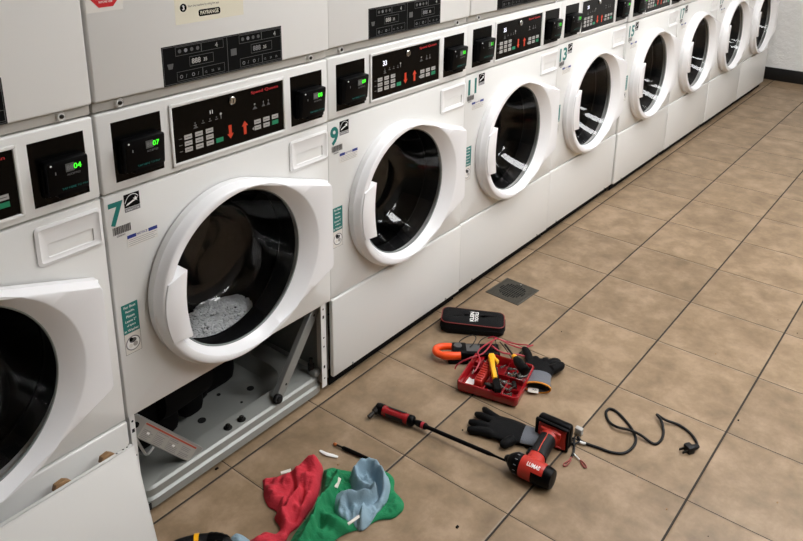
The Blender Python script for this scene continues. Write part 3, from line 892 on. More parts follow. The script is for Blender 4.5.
# ------------------------------------------------------------------ clamp meter with its leads
def clamp_meter():
    a, b = G(434, 352, .02), G(503, 353, .02)
    ang = math.atan2((b-a).y, (b-a).x); L = (b-a).length
    t = thing('clamp_meter', 'orange-jawed black clamp meter with tangled red leads behind the red tray', 'clamp meter', (a.x, a.y, 0), ang)
    j = MB()
    pth = smooth_path([(.085, -.026, .026), (.055, -.029, .026), (.025, -.026, .026), (.006, -.008, .026), (.010, .014, .026), (.032, .024, .026), (.060, .023, .026)], 6)
    j.tube(pth, [.0135]*12+[.0115]*(len(pth)-12), 'orange', 12)
    j.build('jaw', t)
    bd = MB()
    bd.rbox(.058, .108, -.030, .032, .008, .040, .007, 'blackp', 3)
    bd.rbox(.085, L-.012, -.032, .030, .006, .038, .008, 'blackp', 3)
    bd.rbox(.045, .11, -.040, -.006, .001, .016, .005, 'blackm', 2)
    bo = bd.build('body', t)
    MB().rbox(.105, .150, -.020, .020, .0375, .0395, .001, 'dgrey', 1).build('screen', bo)
    MB().lathe([(.014, 0), (.013, .004), (0, .004)], 'dgrey', Matrix.Translation((.078, .008, .0395)), 18, False, False).build('dial', bo)
    MB().rbox(.058, .075, .020, .036, .018, .036, .003, 'dgrey', 2).build('trigger', bo)
    inv = (Matrix.Translation((a.x, a.y, 0)) @ Matrix.Rotation(ang, 4, 'Z')).inverted()
    def lead(pts, m, r=.0024):
        P = [inv @ G(x, y, z) for x, y, z in pts]
        k = MB(); k.tube(smooth_path(P, 6), r, m, 8); k.build('test_lead', t)
    lead([(492, 341, .03), (484, 346, .048), (478, 352, .056), (480, 360, .055), (477, 368, .05), (474, 372, .046)], 'redlead')
    lead([(455, 369, .012), (458, 364, .03), (470, 358, .05), (482, 354, .052), (489, 347, .05), (495, 339, .03), (505, 341, .012), (516, 344, .008), (528, 345, .02)], 'redlead')
    lead([(492, 346, .046), (497, 350, .04), (504, 353, .03), (512, 354, .025), (520, 355, .02), (526, 357, .018)], 'redlead', .0030)
    lead([(488, 338, .02), (494, 337, .03), (503, 341, .02), (511, 345, .01), (522, 348, .008), (533, 345, .006)], 'redlead')
    lead([(459, 345, .030), (460, 341, .034), (466, 337, .03), (473, 335, .024), (476, 338, .030), (473, 344, .040), (470, 347, .042)], 'rubber', .0018)
    lead([(478, 345, .042), (481, 340, .035), (488, 336.5, .02), (494, 338, .022), (496, 344, .035), (492, 349, .044)], 'rubber', .0018)
    lead([(500, 342, .01), (505, 348, .012), (509, 354, .02), (512, 359, .03)], 'rubber', .0018)
clamp_meter()

# ------------------------------------------------------------------ red bit case
TA = Vector((.935, -.287, 0)) + G(490, 383) - G(490, 380); TXD = Vector((.041, -.180, 0)).normalized(); TYD = Vector((TXD.y*-1, TXD.x, 0))
if TYD.x < 0: TYD = -TYD
TANG = math.atan2(TXD.y, TXD.x)
def tray_local(x, y, z=0):            # x along the near edge, y away from it
    return TA + TXD*x + TYD*y + Vector((0, 0, z))
def bit_case():
    t = thing('bit_case', 'open red plastic bit case full of driver bits on the tiles', 'tool case', TA[:], TANG)
    s = 1 if (Matrix.Rotation(TANG, 3, 'Z') @ Vector((0, 1, 0))).dot(TYD) > 0 else -1
    w, d = .196, .190
    def lp(i, z, r=.014): return [(x-.002, s*(y-.006), z) for x, y in rrect(i, w-i, i, d-i, max(r-i, .004), 5)]
    m = MB()
    m.rings([lp(.012, 0), lp(.004, .004), lp(0, .012), lp(0, .034), lp(.002, .037), lp(.006, .037), lp(.008, .034), lp(.011, .010)], 'redp', None, True, True, True)
    m.build('tray', t, smooth=50)
    dv = MB()
    def bx(x0, x1, y0, y1, z0, z1, r=.002, mm='redp'): dv.rbox(x0, x1, min(s*y0, s*y1), max(s*y0, s*y1), z0, z1, r, mm, 1)
    bx(.010, .178, .098, .103, .009, .030); bx(.078, .083, .010, .098, .009, .028); bx(.135, .140, .010, .098, .009, .026); bx(.083, .178, .050, .054, .009, .024)
    bx(.010, .030, .13, .176, .009, .026); bx(.112, .117, .104, .176, .009, .03)
    dv.build('divider', t)
    rb = MB()
    rb.rbox(.046, .071, min(s*.022, s*.135), max(s*.022, s*.135), .012, .042, .004, 'redd', 2)
    for k in range(9):
        y = .028+.0122*k
        rb.rbox(.048, .069, min(s*y, s*(y+.006)), max(s*y, s*(y+.006)), .040, .046, .002, 'redd', 1)
    rb.build('bit_rail', t)
    l = MB(); l.add([(.016, s*.022, .0142), (.042, s*.018, .0142), (.042, s*.060, .0142), (.028, s*.056, .0142), (.017, s*.062, .0142)], [(0, 1, 2, 3, 4) if s > 0 else (4, 3, 2, 1, 0)], 'white')
    l.rbox(.014, .044, min(s*.016, s*.064), max(s*.016, s*.064), .009, .014, .001, 'redp', 1)
    l.build('paper_label', t, smooth=0)
    return s
sgn = bit_case()
def bits():
    rnd = random.Random(11)
    protoB = None
    spots = []
    for i in range(5): spots.append((.092+.018*i, .020+rnd.random()*.012, rnd.uniform(-.3, .3)))
    for i in range(5): spots.append((.100+.016*i, .074+rnd.random()*.008, rnd.uniform(-.9, .9)))
    for i in range(6): spots.append((.124+.008*i, .118+.016*(i % 3), rnd.uniform(-1.3, 1.3)))
    for i in range(14): spots.append((.090+.016*(i % 5)+rnd.random()*.006, .016+.028*(i//5)+rnd.random()*.01, rnd.uniform(-1.5, 1.5)))
    for i in range(8): spots.append((.122+rnd.random()*.05, .112+rnd.random()*.06, rnd.uniform(-1.5, 1.5)))
    spots += [(.086, .125, .3), (.098, .150, -.5), (.036, .150, .9), (.022, .085, .2)]
    for i, (x, y, a) in enumerate(spots):
        if protoB is None:
            o = thing('driver_bit', 'small steel driver bit lying in the open red bit case', 'driver bit', (0, 0, 0), 0, 'driver bits in the red case')
            m = MB(rot_to((0, -.013, 0), (0, 1, 0))); m.lathe([(.0042, 0), (.0042, .013), (.0028, .015), (.0028, .024), (.0012, .028), (0, .028)], 'chrome', None, 6, True, False); m.build('shank', o, smooth=20)
            protoB = o
        else:
            o = copy_tree(protoB)
        p = tray_local(x, y, .0142 if i < 20 else .0225)
        o.location = p; o.rotation_euler.z = TANG+a
    # dark sockets
    ps = None
    for x, y, a in ((.092, .034, 1.5), (.110, .036, 1.2), (.150, .128, .6), (.166, .150, 2.2), (.158, .080, .4)):
        if ps is None:
            o = thing('socket', 'short dark steel socket lying in the open red bit case', 'socket', (0, 0, 0), 0, 'dark sockets in the red case')
            m = MB(rot_to((0, -.015, 0), (0, 1, 0))); m.lathe([(.0055, 0), (.0055, .012), (.0072, .014), (.0072, .030), (.005, .030), (.005, .022), (0, .022)], 'darkmetal', None, 14, True, False); m.build('barrel', o)
            ps = o
        else: o = copy_tree(ps)
        o.location = tray_local(x, y, .0172+(.008 if y < .04 else 0)); o.rotation_euler.z = TANG+a
bits()

def utility_tool():
    a, b = G(491, 357, .055), G(496.5, 394, .035)
    a = Vector((a.x, a.y, .062)); b = Vector((b.x, b.y, .048)); d = b-a; L = d.length
    t = thing('tubing_cutter', 'yellow and black hand tool lying across the red bit case', 'hand tool', (a.x, a.y, 0))
    x = d.normalized(); z = Vector((0, 0, 1)); z = (z-x*x.z).normalized(); y = z.cross(x)
    T = Matrix.Translation((0, 0, a.z)) @ Matrix(((x.x, y.x, z.x, 0), (x.y, y.y, z.y, 0), (x.z, y.z, z.z, 0), (0, 0, 0, 1)))
    m = MB(T)
    prof = [(0, -.006, .008), (.012, -.011, .012), (.024, -.009, .008), (.06, -.008, .006), (.10, -.007, .008), (L*.70, -.006, .007)]
    pl = [(p[0], p[1]) for p in prof]+[(p[0], p[2]) for p in prof[::-1]]
    m.prism(pl, -.008, .009, 'yellow', T, .003, 2); m.build('handle', t)
    k = MB(T); k.prism([(.010, .010), (.024, .008), (.040, .014), (.030, .022)], -.006, .006, 'yellow', T, .002, 1); k.build('hook', t)
    g = MB(T); g.prism([(.020, .006), (.05, .010), (L*.70, .013), (L, .014), (L*1.0, -.006), (L*.72, -.008), (L*.66, .005)], -.009, .005, 'blackp', T, .002, 1); g.build('grip', t)
utility_tool()
def stubby_driver():
    a, b = G(511, 356, .05), G(525, 377, .04)
    a.z, b.z = .062, .060
    d = b-a; L = d.length
    t = thing('screwdriver', 'thick black-handled screwdriver with a yellow collar beside the grey-cuffed glove', 'screwdriver', (a.x, a.y, 0))
    T = Matrix.Translation((0, 0, a.z)) @ rot_to((0, 0, 0), d)
    MB().lathe([(.008, .018), (.0095, .024), (.0085, .032)], 'yellow', T, 16).build('collar', t)
    MB().lathe([(.009, .031), (.013, .042), (.016, .055), (.0165, L*.75), (.017, L*.9), (.015, L), (.008, L+.003)], 'blackp', T, 18).build('handle', t)
    MB().lathe([(.0035, -.045), (.0035, .018)], 'darkmetal', T, 10).build('blade', t)
stubby_driver()

# ------------------------------------------------------------------ gloves
def glove(name, label, wrist, wdir, side, fingers, palm_l, palm_w, thumb, cuff_l, tagq=None, lift=0.0, thick=.014):
    """local x runs from the cuff end to the fingertips; fingers: (y at knuckle, length, angle, radius)"""
    t = thing(name, label, 'glove', (wrist.x, wrist.y, 0), math.atan2(wdir.y, wdir.x))
    z = thick+lift
    m = MB()
    pal = [(cuff_l+.001, .76), (cuff_l+.016, .88), (cuff_l+palm_l*.5, 1.0), (cuff_l+palm_l*.85, 1.0), (cuff_l+palm_l+.004, .88)]
    n = 20
    loops = []
    for x, k in pal:
        loops.append([(x, palm_w/2*k*math.cos(2*PI*j/n), z+thick*.92*math.sin(2*PI*j/n)*(1 if math.sin(2*PI*j/n) > 0 else .9)) for j in range(n)])
    m.rings(loops, 'glove', None, True, True, True)
    for y, L, a, r, curl in fingers:
        x0 = cuff_l+palm_l-.012
        pts = []
        for i in range(7):
            s = i/6
            pts.append((x0+(L+.012)*s*math.cos(a*(.4+.6*s)), y+(L+.012)*s*math.sin(a*(.4+.6*s)), max(z-.001+curl*math.sin(PI*s)*.6-.004*s*s, r*.95)))
        R = [r*1.02, r*1.08, r*1.03, r*1.06, r, r*.92, r*.55]
        m.tube(smooth_path(pts, 3), [R[min(6, i//3)]*(1-(i % 3)/3)+R[min(6, i//3+1)]*((i % 3)/3) for i in range(19)], 'glove', 12)
    (tx, ty, L, a, r) = thumb
    pts = [(tx+L*s*math.cos(a), ty+L*s*math.sin(a)*(1-.15*s), max(z+.002, r)) for s in (0, .2, .4, .6, .8, 1.0)]
    m.tube(pts, [r*1.1, r*1.15, r*1.1, r*1.1, r*.95, r*.55], 'glove', 12)
    o = m.build('glove_body', t)
    md = o.modifiers.new('merge', 'REMESH'); md.mode = 'VOXEL'; md.voxel_size = .0022; md.use_smooth_shade = True
    sm = o.modifiers.new('soft', 'SMOOTH'); sm.factor = .6; sm.iterations = 4
    c = MB()
    def cl(x, k, kz=1.0): return [(x, palm_w/2*k*math.cos(2*PI*j/n), z+thick*kz*math.sin(2*PI*j/n)) for j in range(n)]
    c.rings([cl(.006, .80, .95), cl(.02, .84, .9), cl(cuff_l*.5, .76, .82), cl(cuff_l, .78, .90), cl(cuff_l+.006, .81, .95), cl(cuff_l+.008, .70, .7)], 'cuff', None, True, False, False)
    c.build('cuff', t)
    hm = MB(); hm.rings([cl(.008, .82, 1.0), cl(.006, .86, 1.08), cl(.001, .86, 1.1), cl(0, .80, .98), cl(.004, .76, .9)], 'orange_k', None, True, False, False); hm.build('hem', t)
    if tagq:
        g = MB(); x0, x1, y0, y1 = tagq
        g.rbox(x0, x1, y0, y1, z-.008, z-.006, .0005, 'tag', 1)
        g.text('XL', 0, 0, .009, 0, 'dgrey', Matrix.Translation(((x0*.55+x1*.45), (y0+y1)/2+.004, z-.0056)) @ Matrix.Rotation(-PI/2, 4, 'Z'))
        g.build('size_tag', t)
    return t
# glove lying under the drill handle
wa, wb = G(547, 445, 0), G(469, 423, 0)
d2 = (wb-wa).normalized()
glove('work_glove', 'black work glove with spread fingers lying beside the drill', wa, d2, 1,
      [(-.034, .054, -.55, .0105, .004), (-.013, .062, -.30, .0112, .008), (.012, .066, -.06, .0118, .004), (.033, .060, .10, .0118, .002)], .100, .096, (.088, .034, .052, 1.05, .0125), .062)
# glove with open cuff beside the bit case
wa, wb = G(537, 393, 0), G(541, 358, 0)
d2 = (wb-wa).normalized()
glove('work_glove', 'black work glove with grey cuff and orange hem beside the red bit case', wa, d2, 1,
      [(.032, .082, .30, .0130, .004), (.012, .022, .2, .013, .010), (-.010, .020, -.4, .014, .010), (-.030, .034, -.8, .015, .008)], .072, .098, (.100, -.036, .060, -.80, .0145), .062,
      (-.016, .006, -.004, .028), 0, .018)

# ------------------------------------------------------------------ cordless drill
def drill():
    p0 = Vector((.738, -.655, 0))
    ang = .05
    t = thing('cordless_drill', 'red and black cordless drill lying on its side', 'drill', p0[:], ang)
    zc = .0312
    T = Matrix.Translation((0, -.052, zc)) @ Matrix.Rotation(-PI/2, 4, 'X')      # local z runs to the chuck (+y)
    b = MB()
    b.lathe([(.010, -.014), (.024, -.012), (.0275, -.004), (.0285, .010)], 'blackp', T, 28, True, False)
    b.lathe([(.0285, .010), (.030, .018), (.030, .068), (.0285, .076)], 'redd', T, 28, False, False)
    b.build('motor_housing', t)
    r = MB()
    r.lathe([(.0275, .074), (.0288, .079), (.0284, .094), (.025, .101), (.020, .108), (.015, .114), (.010, .116)], 'blackp', T, 28, True, True)
    for k in range(12):
        a = 2*PI*k/12; r.rbox(-.0009, .0009, .0280, .0293, .083, .090, 0, 'mgrey', 1, T @ Matrix.Rotation(a, 4, 'Z'))
    co = r.build('clutch_ring', t)
    MB().lathe([(.011, .112), (.011, .120), (.007, .126), (.006, .126)], 'darkmetal', T, 18).build('chuck', co)
    # black guards wrapped over the lower rear of the housing
    s = MB(); n = 12; lo = []
    for z, r_ in ((.004, .0290), (.018, .0306), (.034, .0308), (.040, .0302)):
        lo.append([(r_*math.cos(math.radians(148+180*i/n)), r_*math.sin(math.radians(148+180*i/n)), z) for i in range(n+1)])
    s.rings(lo, 'blackp', Matrix.Translation((0, -.052, zc)) @ Matrix.Rotation(-PI/2, 4, 'X') @ Matrix.Scale(-1, 4, (0, 1, 0)), False)
    s.build('rear_guard', t)
    # handle along +x to the foot
    h = MB()
    def hl(x, y0, y1, z0, z1): return [(x, y, z) for y, z in rrect(y0, y1, z0, z1, min((y1-y0), (z1-z0))*.42, 4)]
    h.rings([hl(.005, -.030, .022, .012, .056), hl(.035, -.022, .026, .013, .054), hl(.07, -.015, .028, .013, .053), hl(.11, -.010, .032, .012, .054), hl(.136, -.012, .036, .010, .054), hl(.148, -.020, .044, .008, .058)], 'redd', None, True, True, True)
    ho = h.build('handle', t)
    g = MB()
    def gl(x, y0, y1, z0, z1): return hl(x, y0-.0014, y1+.0014, z0-.0014, z1+.0014)
    g.rings([hl(.046, -.0225, .0255, .0118, .0552), hl(.07, -.0162, .0292, .0118, .0544), hl(.11, -.0112, .0332, .0108, .0552), hl(.128, -.0122, .0352, .0098, .0552)], 'rubber', None, True, True, True)
    g.build('grip', ho)
    st = MB(); st.tube([(.046, .002, .0548), (.07, .006, .0545), (.10, .009, .0548), (.128, .012, .0552)], .0014, 'orange_l', 6); st.build('seam_line', ho)
    MB().rbox(.036, .062, .018, .034, .024, .046, .005, 'blackp', 2).build('trigger', ho)
    f = MB(); f.rbox(.142, .160, -.034, .052, .004, .062, .007, 'redd', 2, None, lambda c: (c.x+(.006 if c.z > .04 else 0), c.y, c.z)); fo = f.build('foot', t)
    v = MB(); v.rbox(.138, .146, -.020, .040, .040, .056, .003, 'redd', 2); v.rbox(.139, .146, -.024, .042, .010, .014, .002, 'redd', 1); v.build('foot_rib', fo)
    bt = MB(); bt.rbox(.153, .182, -.040, .060, .001, .072, .010, 'blackp', 3, None, lambda c: (c.x+(.006 if c.z > .04 else 0), c.y, c.z)); bo = bt.build('battery', t)
    bt = MB(); bt.rbox(.146, .156, -.040, .060, .064, .072, .003, 'blackp', 2); bt.rbox(.146, .156, -.040, -.033, .002, .070, .003, 'blackp', 2); bt.rbox(.146, .156, .053, .060, .002, .070, .003, 'blackp', 2); bt.build('battery_rim', bo)
    # white lettering on the upward side of the housing
    R0 = .0306
    l = MB(); vs, fs = text_geo('LUMAS', .03)
    x0 = min(p[0] for p in vs); x1 = max(p[0] for p in vs); y1 = max(p[1] for p in vs)
    def wrap(p):
        u = .020+(x1-p[0])/(x1-x0)*.036; a = math.radians(116)-(p[1]/y1-.5)*.36
        return (R0*math.cos(a)*-1 if False else R0*math.cos(a), -.052+u, zc+R0*math.sin(a))
    l.add([wrap((x0+x1-p[0], p[1])) if False else wrap(p) for p in vs], fs, 'white'); l.build('lettering', t, smooth=0)
drill()

# ------------------------------------------------------------------ right-angle driver on a long shaft
def angle_driver():
    a, e = G(380.5, 409, .020), G(411, 420.5, .018)
    tip = G(505.5, 460.5, .032)
    t = thing('angle_driver', 'red and black right-angle driver on a long black shaft', 'hand tool', (a.x, a.y, 0))
    O = Vector((a.x, a.y, 0)); A, Ee, Tp = a-O, e-O, tip-O
    d = (Ee-A); L = d.length; T = rot_to(A, d)
    h = MB()
    h.lathe([(.012, .004), (.0155, .010), (.0155, .025), (.0135, .035), (.014, L-.03), (.0155, L-.012), (.0145, L-.006)], 'redp', T, 22)
    ho = h.build('handle', t)
    g = MB()
    for s in (0, PI):
        n = 9; lo = []
        for z, r in ((.024, .0155), (.030, .0150), (L-.028, .0153), (L-.020, .0158)):
            lo.append([(r*1.02*math.cos(PI*.25+s+2.0+i/n*1.9), r*1.02*math.sin(PI*.25+s+2.0+i/n*1.9), z) for i in range(n+1)])
        g.rings(lo, 'rubber', T, False)
    g.build('grip', ho)
    MB(T).lathe([(.0150, L-.008), (.016, L-.004), (.016, L+.006), (.013, L+.010), (.007, L+.012)], 'blackp', None, 20).build('collar', t)
    hd = MB(T); hd.lathe([(.008, -.016), (.0150, -.012), (.0168, -.004), (.0168, .009), (.0140, .012)], 'blackp', None, 20); hd.build('head', t)
    q = Vector((-.68, .15, -.55)).normalized()
    nose = A + d.normalized()*-.004
    MB(rot_to(nose+Vector((-.008, .002, .001)), Vector((-1, .12, -.30)))).lathe([(.0115, 0), (.010, .012), (.0055, .014), (.0055, .022), (.0068, .022), (.0068, .034), (.004, .034)], 'darkmetal', None, 14).build('bit_holder', t)
    s2 = Ee + d.normalized()*.016
    dd = Tp-s2; T2 = rot_to(s2, dd); LL = dd.length
    s = MB(T2); s.lathe([(.005, -.01), (.0085, .002), (.0095, .01), (.0095, .034), (.006, .040), (.0058, .046), (.0058, LL-.05), (.0050, LL-.046), (.0032, LL-.03), (.0032, LL)], 'blackp', None, 14); so = s.build('shaft', t)
    MB(T2).lathe([(.0099, .020), (.0102, .022), (.0102, .027), (.0099, .029)], 'redlead', None, 14).build('red_ring', so)
angle_driver()

# ------------------------------------------------------------------ power cord
def power_cord():
    px = [(578, 437), (581, 441), (586, 443.5), (599, 448), (612, 452.5), (624, 453), (632, 448), (636, 440), (632.5, 430), (624.5, 419.5), (616, 411.2), (609.3, 408.8), (606, 413), (609, 421.5), (617, 427), (629.5, 430), (640.5, 435), (651.5, 442.8), (657.2, 443.5), (662, 438.5), (663.4, 430.5), (661.2, 420.5), (656.8, 414.5), (665.5, 420), (679, 425), (690, 433), (696.5, 442), (697, 448)]
    zz = [.004]*len(px)
    for i in (14, 15, 16): zz[i] = .011
    for i in (21, 22, 23): zz[i] = .012
    o0 = G(578, 437)
    t = thing('power_cord', 'black power cord with a plug and stripped wires on the tiles', 'cord', (o0.x, o0.y, 0))
    P = [G(x, y, z)-Vector((o0.x, o0.y, 0)) for (x, y), z in zip(px, zz)]
    MB().tube(smooth_path(P, 6), .0039, 'rubber', 10).build('cable', t)
    def gp(x, y, z): return G(x, y, z)-Vector((o0.x, o0.y, 0))
    e = P[-1]; d = (gp(683, 451, .008)-gp(697, 447, .008)).normalized()
    T = rot_to((e.x, e.y, .009), d)
    pl = MB(T); pl.lathe([(.005, -.004), (.0075, .004), (.009, .018), (.0095, .020)], 'rubber', None, 14)
    pl.rbox(-.013, .013, -.009, .012, .018, .038, .003, 'rubber', 2); po = pl.build('plug', t)
    for x in (-.007, .007): MB(T).rbox(x-.0009, x+.0009, -.003, .004, .038, .055, 0, 'darkmetal', 1).build('prong', po)
    c = MB(); c.rbox(-.008, .008, -.011, .011, .001, .022, .003, 'grey', 2, Matrix.Translation(tuple(Vector((0.012, .004, 0))))); c.build('wire_connector', t)
    def wire(nm, pts, m, r=.0019):
        k = MB(); k.tube(smooth_path([gp(*p) for p in pts], 5), r, m, 8); return k.build(nm, t)
    wire('black_wire', [(575, 438, .008), (574, 443, .006), (574, 450, .004), (571.5, 457, .003)], 'rubber', .0032)
    wire('black_wire', [(578, 440, .008), (572, 438, .006), (570, 441, .005), (574, 444, .006), (580, 441, .006)], 'rubber', .0024)
    wire('red_wire', [(571.5, 457, .003), (568, 461, .003), (564, 463.5, .003), (564, 466, .003), (567, 465, .004), (571, 460, .005)], 'wirepink')
    wire('white_wire', [(573.5, 453, .003), (576, 456, .005), (580, 460, .004)], 'white')
    wire('red_wire', [(580, 460, .004), (584, 463, .004), (586.5, 467, .003), (584, 467, .003), (581, 462, .003)], 'wirepink')
    wire('white_wire', [(580, 442, .008), (583, 443, .008), (585.5, 443.5, .0065)], 'white', .0036)
power_cord()

# ------------------------------------------------------------------ rags
def in_poly(x, y, P):
    c = False; n = len(P); j = n-1
    for i in range(n):
        if (P[i][1] > y) != (P[j][1] > y) and x < (P[j][0]-P[i][0])*(y-P[i][1])/(P[j][1]-P[i][1])+P[i][0]: c = not c
        j = i
    return c
def seg_near(x, y, P, closed=True):
    best = (1e9, 0, 0)
    n = len(P)
    for i in range(n if closed else n-1):
        ax, ay = P[i][0], P[i][1]; bx, by = P[(i+1) % n][0], P[(i+1) % n][1]
        ex, ey = bx-ax, by-ay; q = ex*ex+ey*ey
        s = 0 if q == 0 else max(0, min(1, ((x-ax)*ex+(y-ay)*ey)/q))
        cx, cy = ax+ex*s, ay+ey*s; d = math.hypot(x-cx, y-cy)
        if d < best[0]: best = (d, cx, cy)
    return best
def rag(name, label, outline, ridges, base=.012, seed=0, under=None, tagpx=None, m='ragred', step=.0027, freq=22, amp=.006, zed=0):
    q0 = [G(*p) for p in outline]
    cc = sum(q0, Vector())/len(q0)
    away = (cc-CAM); away.z = 0; away.normalize()
    zs = [.004+(zed if zed else .003)*max(0, (q-cc).normalized().dot(away)) for q in q0]      # the far rim shows its top, the near rim its foot
    P = [(v.x, v.y) for v in smooth_path([G(p[0], p[1], z) for p, z in zip(outline+outline[:1], zs+zs[:1])], 4)[:-1]]
    Rg = [([(v.x, v.y) for v in smooth_path([G(p[0], p[1], .026 if not under else .045) for p in r], 4)], h, w) for r, h, w in ridges]
    def height(x, y, d):
        e = 1-math.exp(-d/.010)
        q = base*e + amp*noise.noise(Vector((x*freq, y*freq, seed)))*e + amp*.5*noise.noise(Vector((x*freq*2.6, y*freq*2.6, seed+5)))*e
        wx, wy = x+.012*noise.noise(Vector((x*15, y*15, seed+9))), y+.012*noise.noise(Vector((x*15, y*15, seed+19)))
        q += e*(.006 if not under else .003)*(.45-abs(noise.noise(Vector((wx*26, wy*26, seed+2))))*2) + e*.004*(.4-abs(noise.noise(Vector((wx*60, wy*60, seed+3))))*2)
        for r, h, w in Rg:
            dd = seg_near(x, y, r, False)[0]
            k = dd/w
            q += (2.0 if under else 1.6)*h*e*(math.exp(-k*k) if h > 0 else math.exp(-k*k*1.4))
        return max(q, .0035*e)+.0025
    x0 = min(p[0] for p in P); x1 = max(p[0] for p in P); y0 = min(p[1] for p in P); y1 = max(p[1] for p in P)
    nx, ny = int((x1-x0)/step)+2, int((y1-y0)/step)+2
    idx = {}; vs = []; fs = []
    ins = [[in_poly(x0+i*step, y0+j*step, P) for j in range(ny)] for i in range(nx)]
    def vert(i, j):
        if (i, j) not in idx:
            x, y = x0+i*step, y0+j*step
            d, cx, cy = seg_near(x, y, P)
            if not ins[i][j]: x, y, d = cx, cy, 0
            z = height(x, y, d)
            if under: z += under(x, y)*(1 if d > 0 else .9)
            idx[(i, j)] = len(vs); vs.append((x, y, z))
        return idx[(i, j)]
    for i in range(nx-1):
        for j in range(ny-1):
            if ins[i][j] or ins[i+1][j] or ins[i+1][j+1] or ins[i][j+1]:
                fs.append((vert(i, j), vert(i+1, j), vert(i+1, j+1), vert(i, j+1)))
    cx = sum(p[0] for p in P)/len(P); cy = sum(p[1] for p in P)/len(P)
    t = thing(name, label, 'rag', (cx, cy, 0))
    o = MB(); o.add([(a-cx, b-cy, c) for a, b, c in vs], fs, m)
    ob = o.build('cloth', t, smooth=80)
    sd = ob.modifiers.new('thick', 'SOLIDIFY'); sd.thickness = .0022; sd.offset = -1
    sm = ob.modifiers.new('soft', 'SMOOTH'); sm.factor = .5; sm.iterations = 1
    if tagpx:
        pts, zt = tagpx
        q = [G(x, y, zt) for x, y in pts]; g = MB(); g.add([(v.x-cx, v.y-cy, v.z+.0015*(i % 2)) for i, v in enumerate(q)]+[(v.x-cx, v.y-cy, v.z-.0012) for v in q], [(0, 1, 2, 3), (7, 6, 5, 4), (0, 4, 5, 1), (1, 5, 6, 2), (2, 6, 7, 3), (3, 7, 4, 0)], 'tag'); g.build('care_tag', t, smooth=0)
    def top(x, y):
        if not in_poly(x, y, P): return 0.0
        return height(x, y, seg_near(x, y, P)[0])
    return top
def C(l): return [(255+a/5.18, 450+b/5.17) for a, b in l]
rag('cleaning_rag', 'crumpled red cloth rag on the brown tiles', C([(38, 150), (70, 138), (130, 128), (185, 112), (250, 62), (322, 46), (352, 88), (345, 150), (332, 220), (300, 292), (262, 345), (225, 395), (180, 432), (150, 480), (60, 520), (-30, 540), (-40, 480), (0, 452), (55, 425), (108, 432), (128, 400), (100, 352), (112, 318), (70, 292), (46, 240), (44, 190)]),
    [(C([(200, 140), (262, 92), (320, 80)]), .022, .022), (C([(320, 90), (315, 160), (290, 230), (240, 300)]), .020, .016), (C([(120, 330), (180, 270), (240, 200), (270, 150)]), .014, .012), (C([(60, 180), (110, 230), (150, 260)]), .010, .016),
     (C([(140, 340), (180, 390), (160, 450)]), .014, .014), (C([(20, 465), (80, 470), (150, 470)]), .012, .018), (C([(190, 130), (200, 200), (150, 290)]), -.010, .008), (C([(250, 180), (230, 300), (180, 360)]), -.009, .007)],
    .014, 1, None, (C([(132, 112), (185, 98), (188, 112), (136, 126)]), .016), 'ragred')
gtop = rag('cleaning_rag', 'crumpled green cloth rag partly under the pale blue one', C([(357, 98), (400, 86), (470, 100), (540, 105), (620, 90), (690, 112), (722, 150), (722, 205), (752, 240), (772, 275), (764, 315), (715, 352), (640, 362), (560, 402), (490, 424), (430, 455), (380, 500), (300, 560), (180, 560), (170, 500), (205, 430), (250, 372), (310, 290), (338, 225), (348, 150)]),
    [(C([(370, 110), (360, 200), (330, 290)]), .014, .014), (C([(430, 120), (400, 200), (370, 250), (310, 340), (290, 390)]), .018, .011), (C([(345, 340), (400, 360), (470, 400)]), .016, .014), (C([(330, 310), (310, 380), (230, 470)]), .012, .009), (C([(640, 340), (720, 320), (755, 280)]), .008, .02),
     (C([(385, 260), (340, 310), (330, 380)]), -.010, .007), (C([(250, 420), (330, 420), (400, 430)]), .010, .016)],
    .010, 2, None, (C([(425, 135), (446, 150), (428, 196), (400, 186)]), .033), 'raggreen')
rag('cleaning_rag', 'pale blue cloth rag bunched on top of the green one', C([(487, 95), (528, 52), (590, 40), (642, 60), (690, 105), (702, 190), (684, 275), (635, 340), (575, 405), (538, 416), (500, 385), (470, 382), (425, 352), (412, 305), (430, 240), (500, 222), (522, 185), (492, 130)]),
    [(C([(505, 110), (530, 75), (590, 60), (640, 90), (672, 150), (676, 220), (650, 290), (600, 350), (550, 395)]), .022, .0115), (C([(440, 335), (428, 280), (455, 240), (520, 228), (590, 222), (625, 205)]), .016, .0085), (C([(520, 115), (545, 160), (590, 185), (622, 190)]), .013, .008),
     (C([(600, 110), (630, 150), (640, 195), (615, 222), (570, 245), (535, 280), (515, 330), (505, 370)]), -.022, .0058), (C([(480, 250), (495, 300), (480, 360)]), -.010, .006), (C([(545, 120), (590, 130), (610, 160)]), -.010, .006), (C([(560, 270), (550, 330), (530, 380)]), .010, .006), (C([(610, 270), (580, 330), (560, 370)]), -.008, .005)],
    .014, 3, lambda x, y: gtop(x, y)*.85, (C([(478, 376), (540, 336), (542, 348), (486, 388)]), .040), 'ragblue', zed=.042)
rag('cleaning_rag', 'pale blue cloth corner lying beside the black tool with a yellow band', [(231, 536), (236, 532), (243, 534), (250, 539), (262, 548), (268, 566), (245, 575), (228, 560)],
    [([(236, 538), (246, 548), (255, 560)], .010, .012)], .010, 4, None, None, 'ragblue')

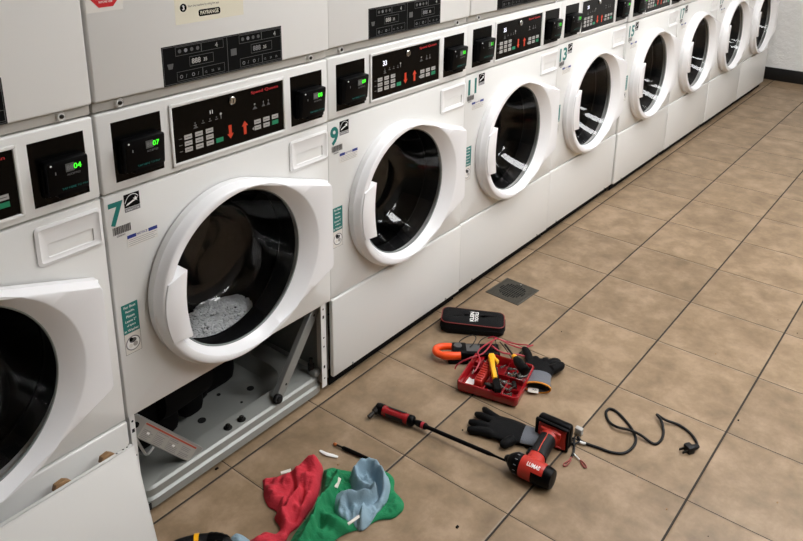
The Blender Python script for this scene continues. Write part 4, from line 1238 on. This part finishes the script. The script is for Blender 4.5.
# ------------------------------------------------------------------ small things on the floor
def flex_light():
    P = [G(160, 559, .02), G(176, 549, .022), G(192, 544.5, .023), (G(206, 543, .023)), G(219, 543.5, .023), G(228, 549, .021), G(233, 558, .018)]
    o = P[3]
    t = thing('work_light', 'black tool with a yellow band at the foot of the machine', 'hand tool', (o.x, o.y, 0))
    Q = smooth_path([p-Vector((o.x, o.y, 0)) for p in P], 6)
    n = len(Q)
    MB().tube(Q, [.016+.005*math.sin(PI*i/n) for i in range(n)], 'rubber', 14).build('body', t)
    k = [i for i in range(n)][int(n*.40)]
    MB().tube(Q[k-1:k+2], .0222, 'yellow', 14).build('yellow_band', t)
    MB().tube(Q[k+5:k+14], [.0222+.0012*(i % 2) for i in range(9)], 'blackp', 14).build('ribbed_sleeve', t)
flex_light()
def strip():
    P = [G(320, 450.5, .002), G(325, 453.5, .004), (G(331, 455.2, .004)), G(338, 457, .002)]
    o = P[1]
    m = MB(); m.tube(smooth_path([p-Vector((o.x, o.y, 0)) for p in P], 5), [.003, .004, .0048, .005, .0055, .0055, .0055, .0055, .0055, .0055, .0055, .0055, .005, .0045, .004, .003], 'white', 10, None, .5)
    tag(m.build('plastic_strip', None, (o.x, o.y, 0)), 'short white plastic strip lying above the red rag', 'strip')
strip()
def pen():
    a, b = G(333.5, 443.5, .006), G(372, 460.5, .006)
    t = thing('thin_screwdriver', 'thin black screwdriver with a coppery tip beside the pale blue rag', 'screwdriver', (a.x, a.y, 0))
    T = rot_to((0, 0, .006), b-a); L = (b-a).length
    MB(T).lathe([(.0038, .030), (.0055, .034), (.0058, .05), (.0052, L*.8), (.0045, L)], 'blackp', None, 12).build('handle', t)
    MB(T).lathe([(.0028, .008), (.0028, .031)], 'darkmetal', None, 10).build('shank', t)
    MB(T).lathe([(.003, 0), (.0046, .002), (.0046, .009), (.003, .011)], 'copper', None, 10).build('tip', t)
pen()
def crumbs():
    m = MB(); rnd = random.Random(3)
    for k in range(90):
        px, py = rnd.uniform(160, 800), rnd.uniform(150, 540)
        p = G(px, py)
        if p.y > -.03 or rnd.random() < .5: continue
        r = rnd.uniform(.0008, .0022)
        m.rbox(p.x-r, p.x+r*1.3, p.y-r, p.y+r, 0, r, 0, 'brownclip' if rnd.random() < .5 else 'blackm', 1)
    p = G(457.5, 527.5); m.rbox(p.x-.004, p.x+.003, p.y-.002, p.y+.003, 0, .004, 0, 'blackm', 1)
    p = G(217, 469); m.rbox(p.x-.005, p.x+.004, p.y-.002, p.y+.003, 0, .003, 0, 'blackm', 1)
    tag(m.build('dirt_specks', smooth=0), 'small dark specks of dirt scattered on the floor tiles', 'dirt', None, 'stuff')
crumbs()

# ------------------------------------------------------------------ light and render settings
w = bpy.data.worlds.new('world'); S.world = w; w.use_nodes = True
w.node_tree.nodes['Background'].inputs[0].default_value = (.9, .93, 1, 1)
w.node_tree.nodes['Background'].inputs[1].default_value = .05
vs_ = S.view_settings
S.display_settings.display_device = 'sRGB'
vs_.view_transform = 'Standard'; vs_.look = 'None'; vs_.gamma = 1; vs_.exposure = 0.24
vs_.use_curve_mapping = False
S.cycles.use_denoising = True
S.cycles.max_bounces = 8; S.cycles.transparent_max_bounces = 12
S.cycles.caustics_reflective = False; S.cycles.caustics_refractive = False
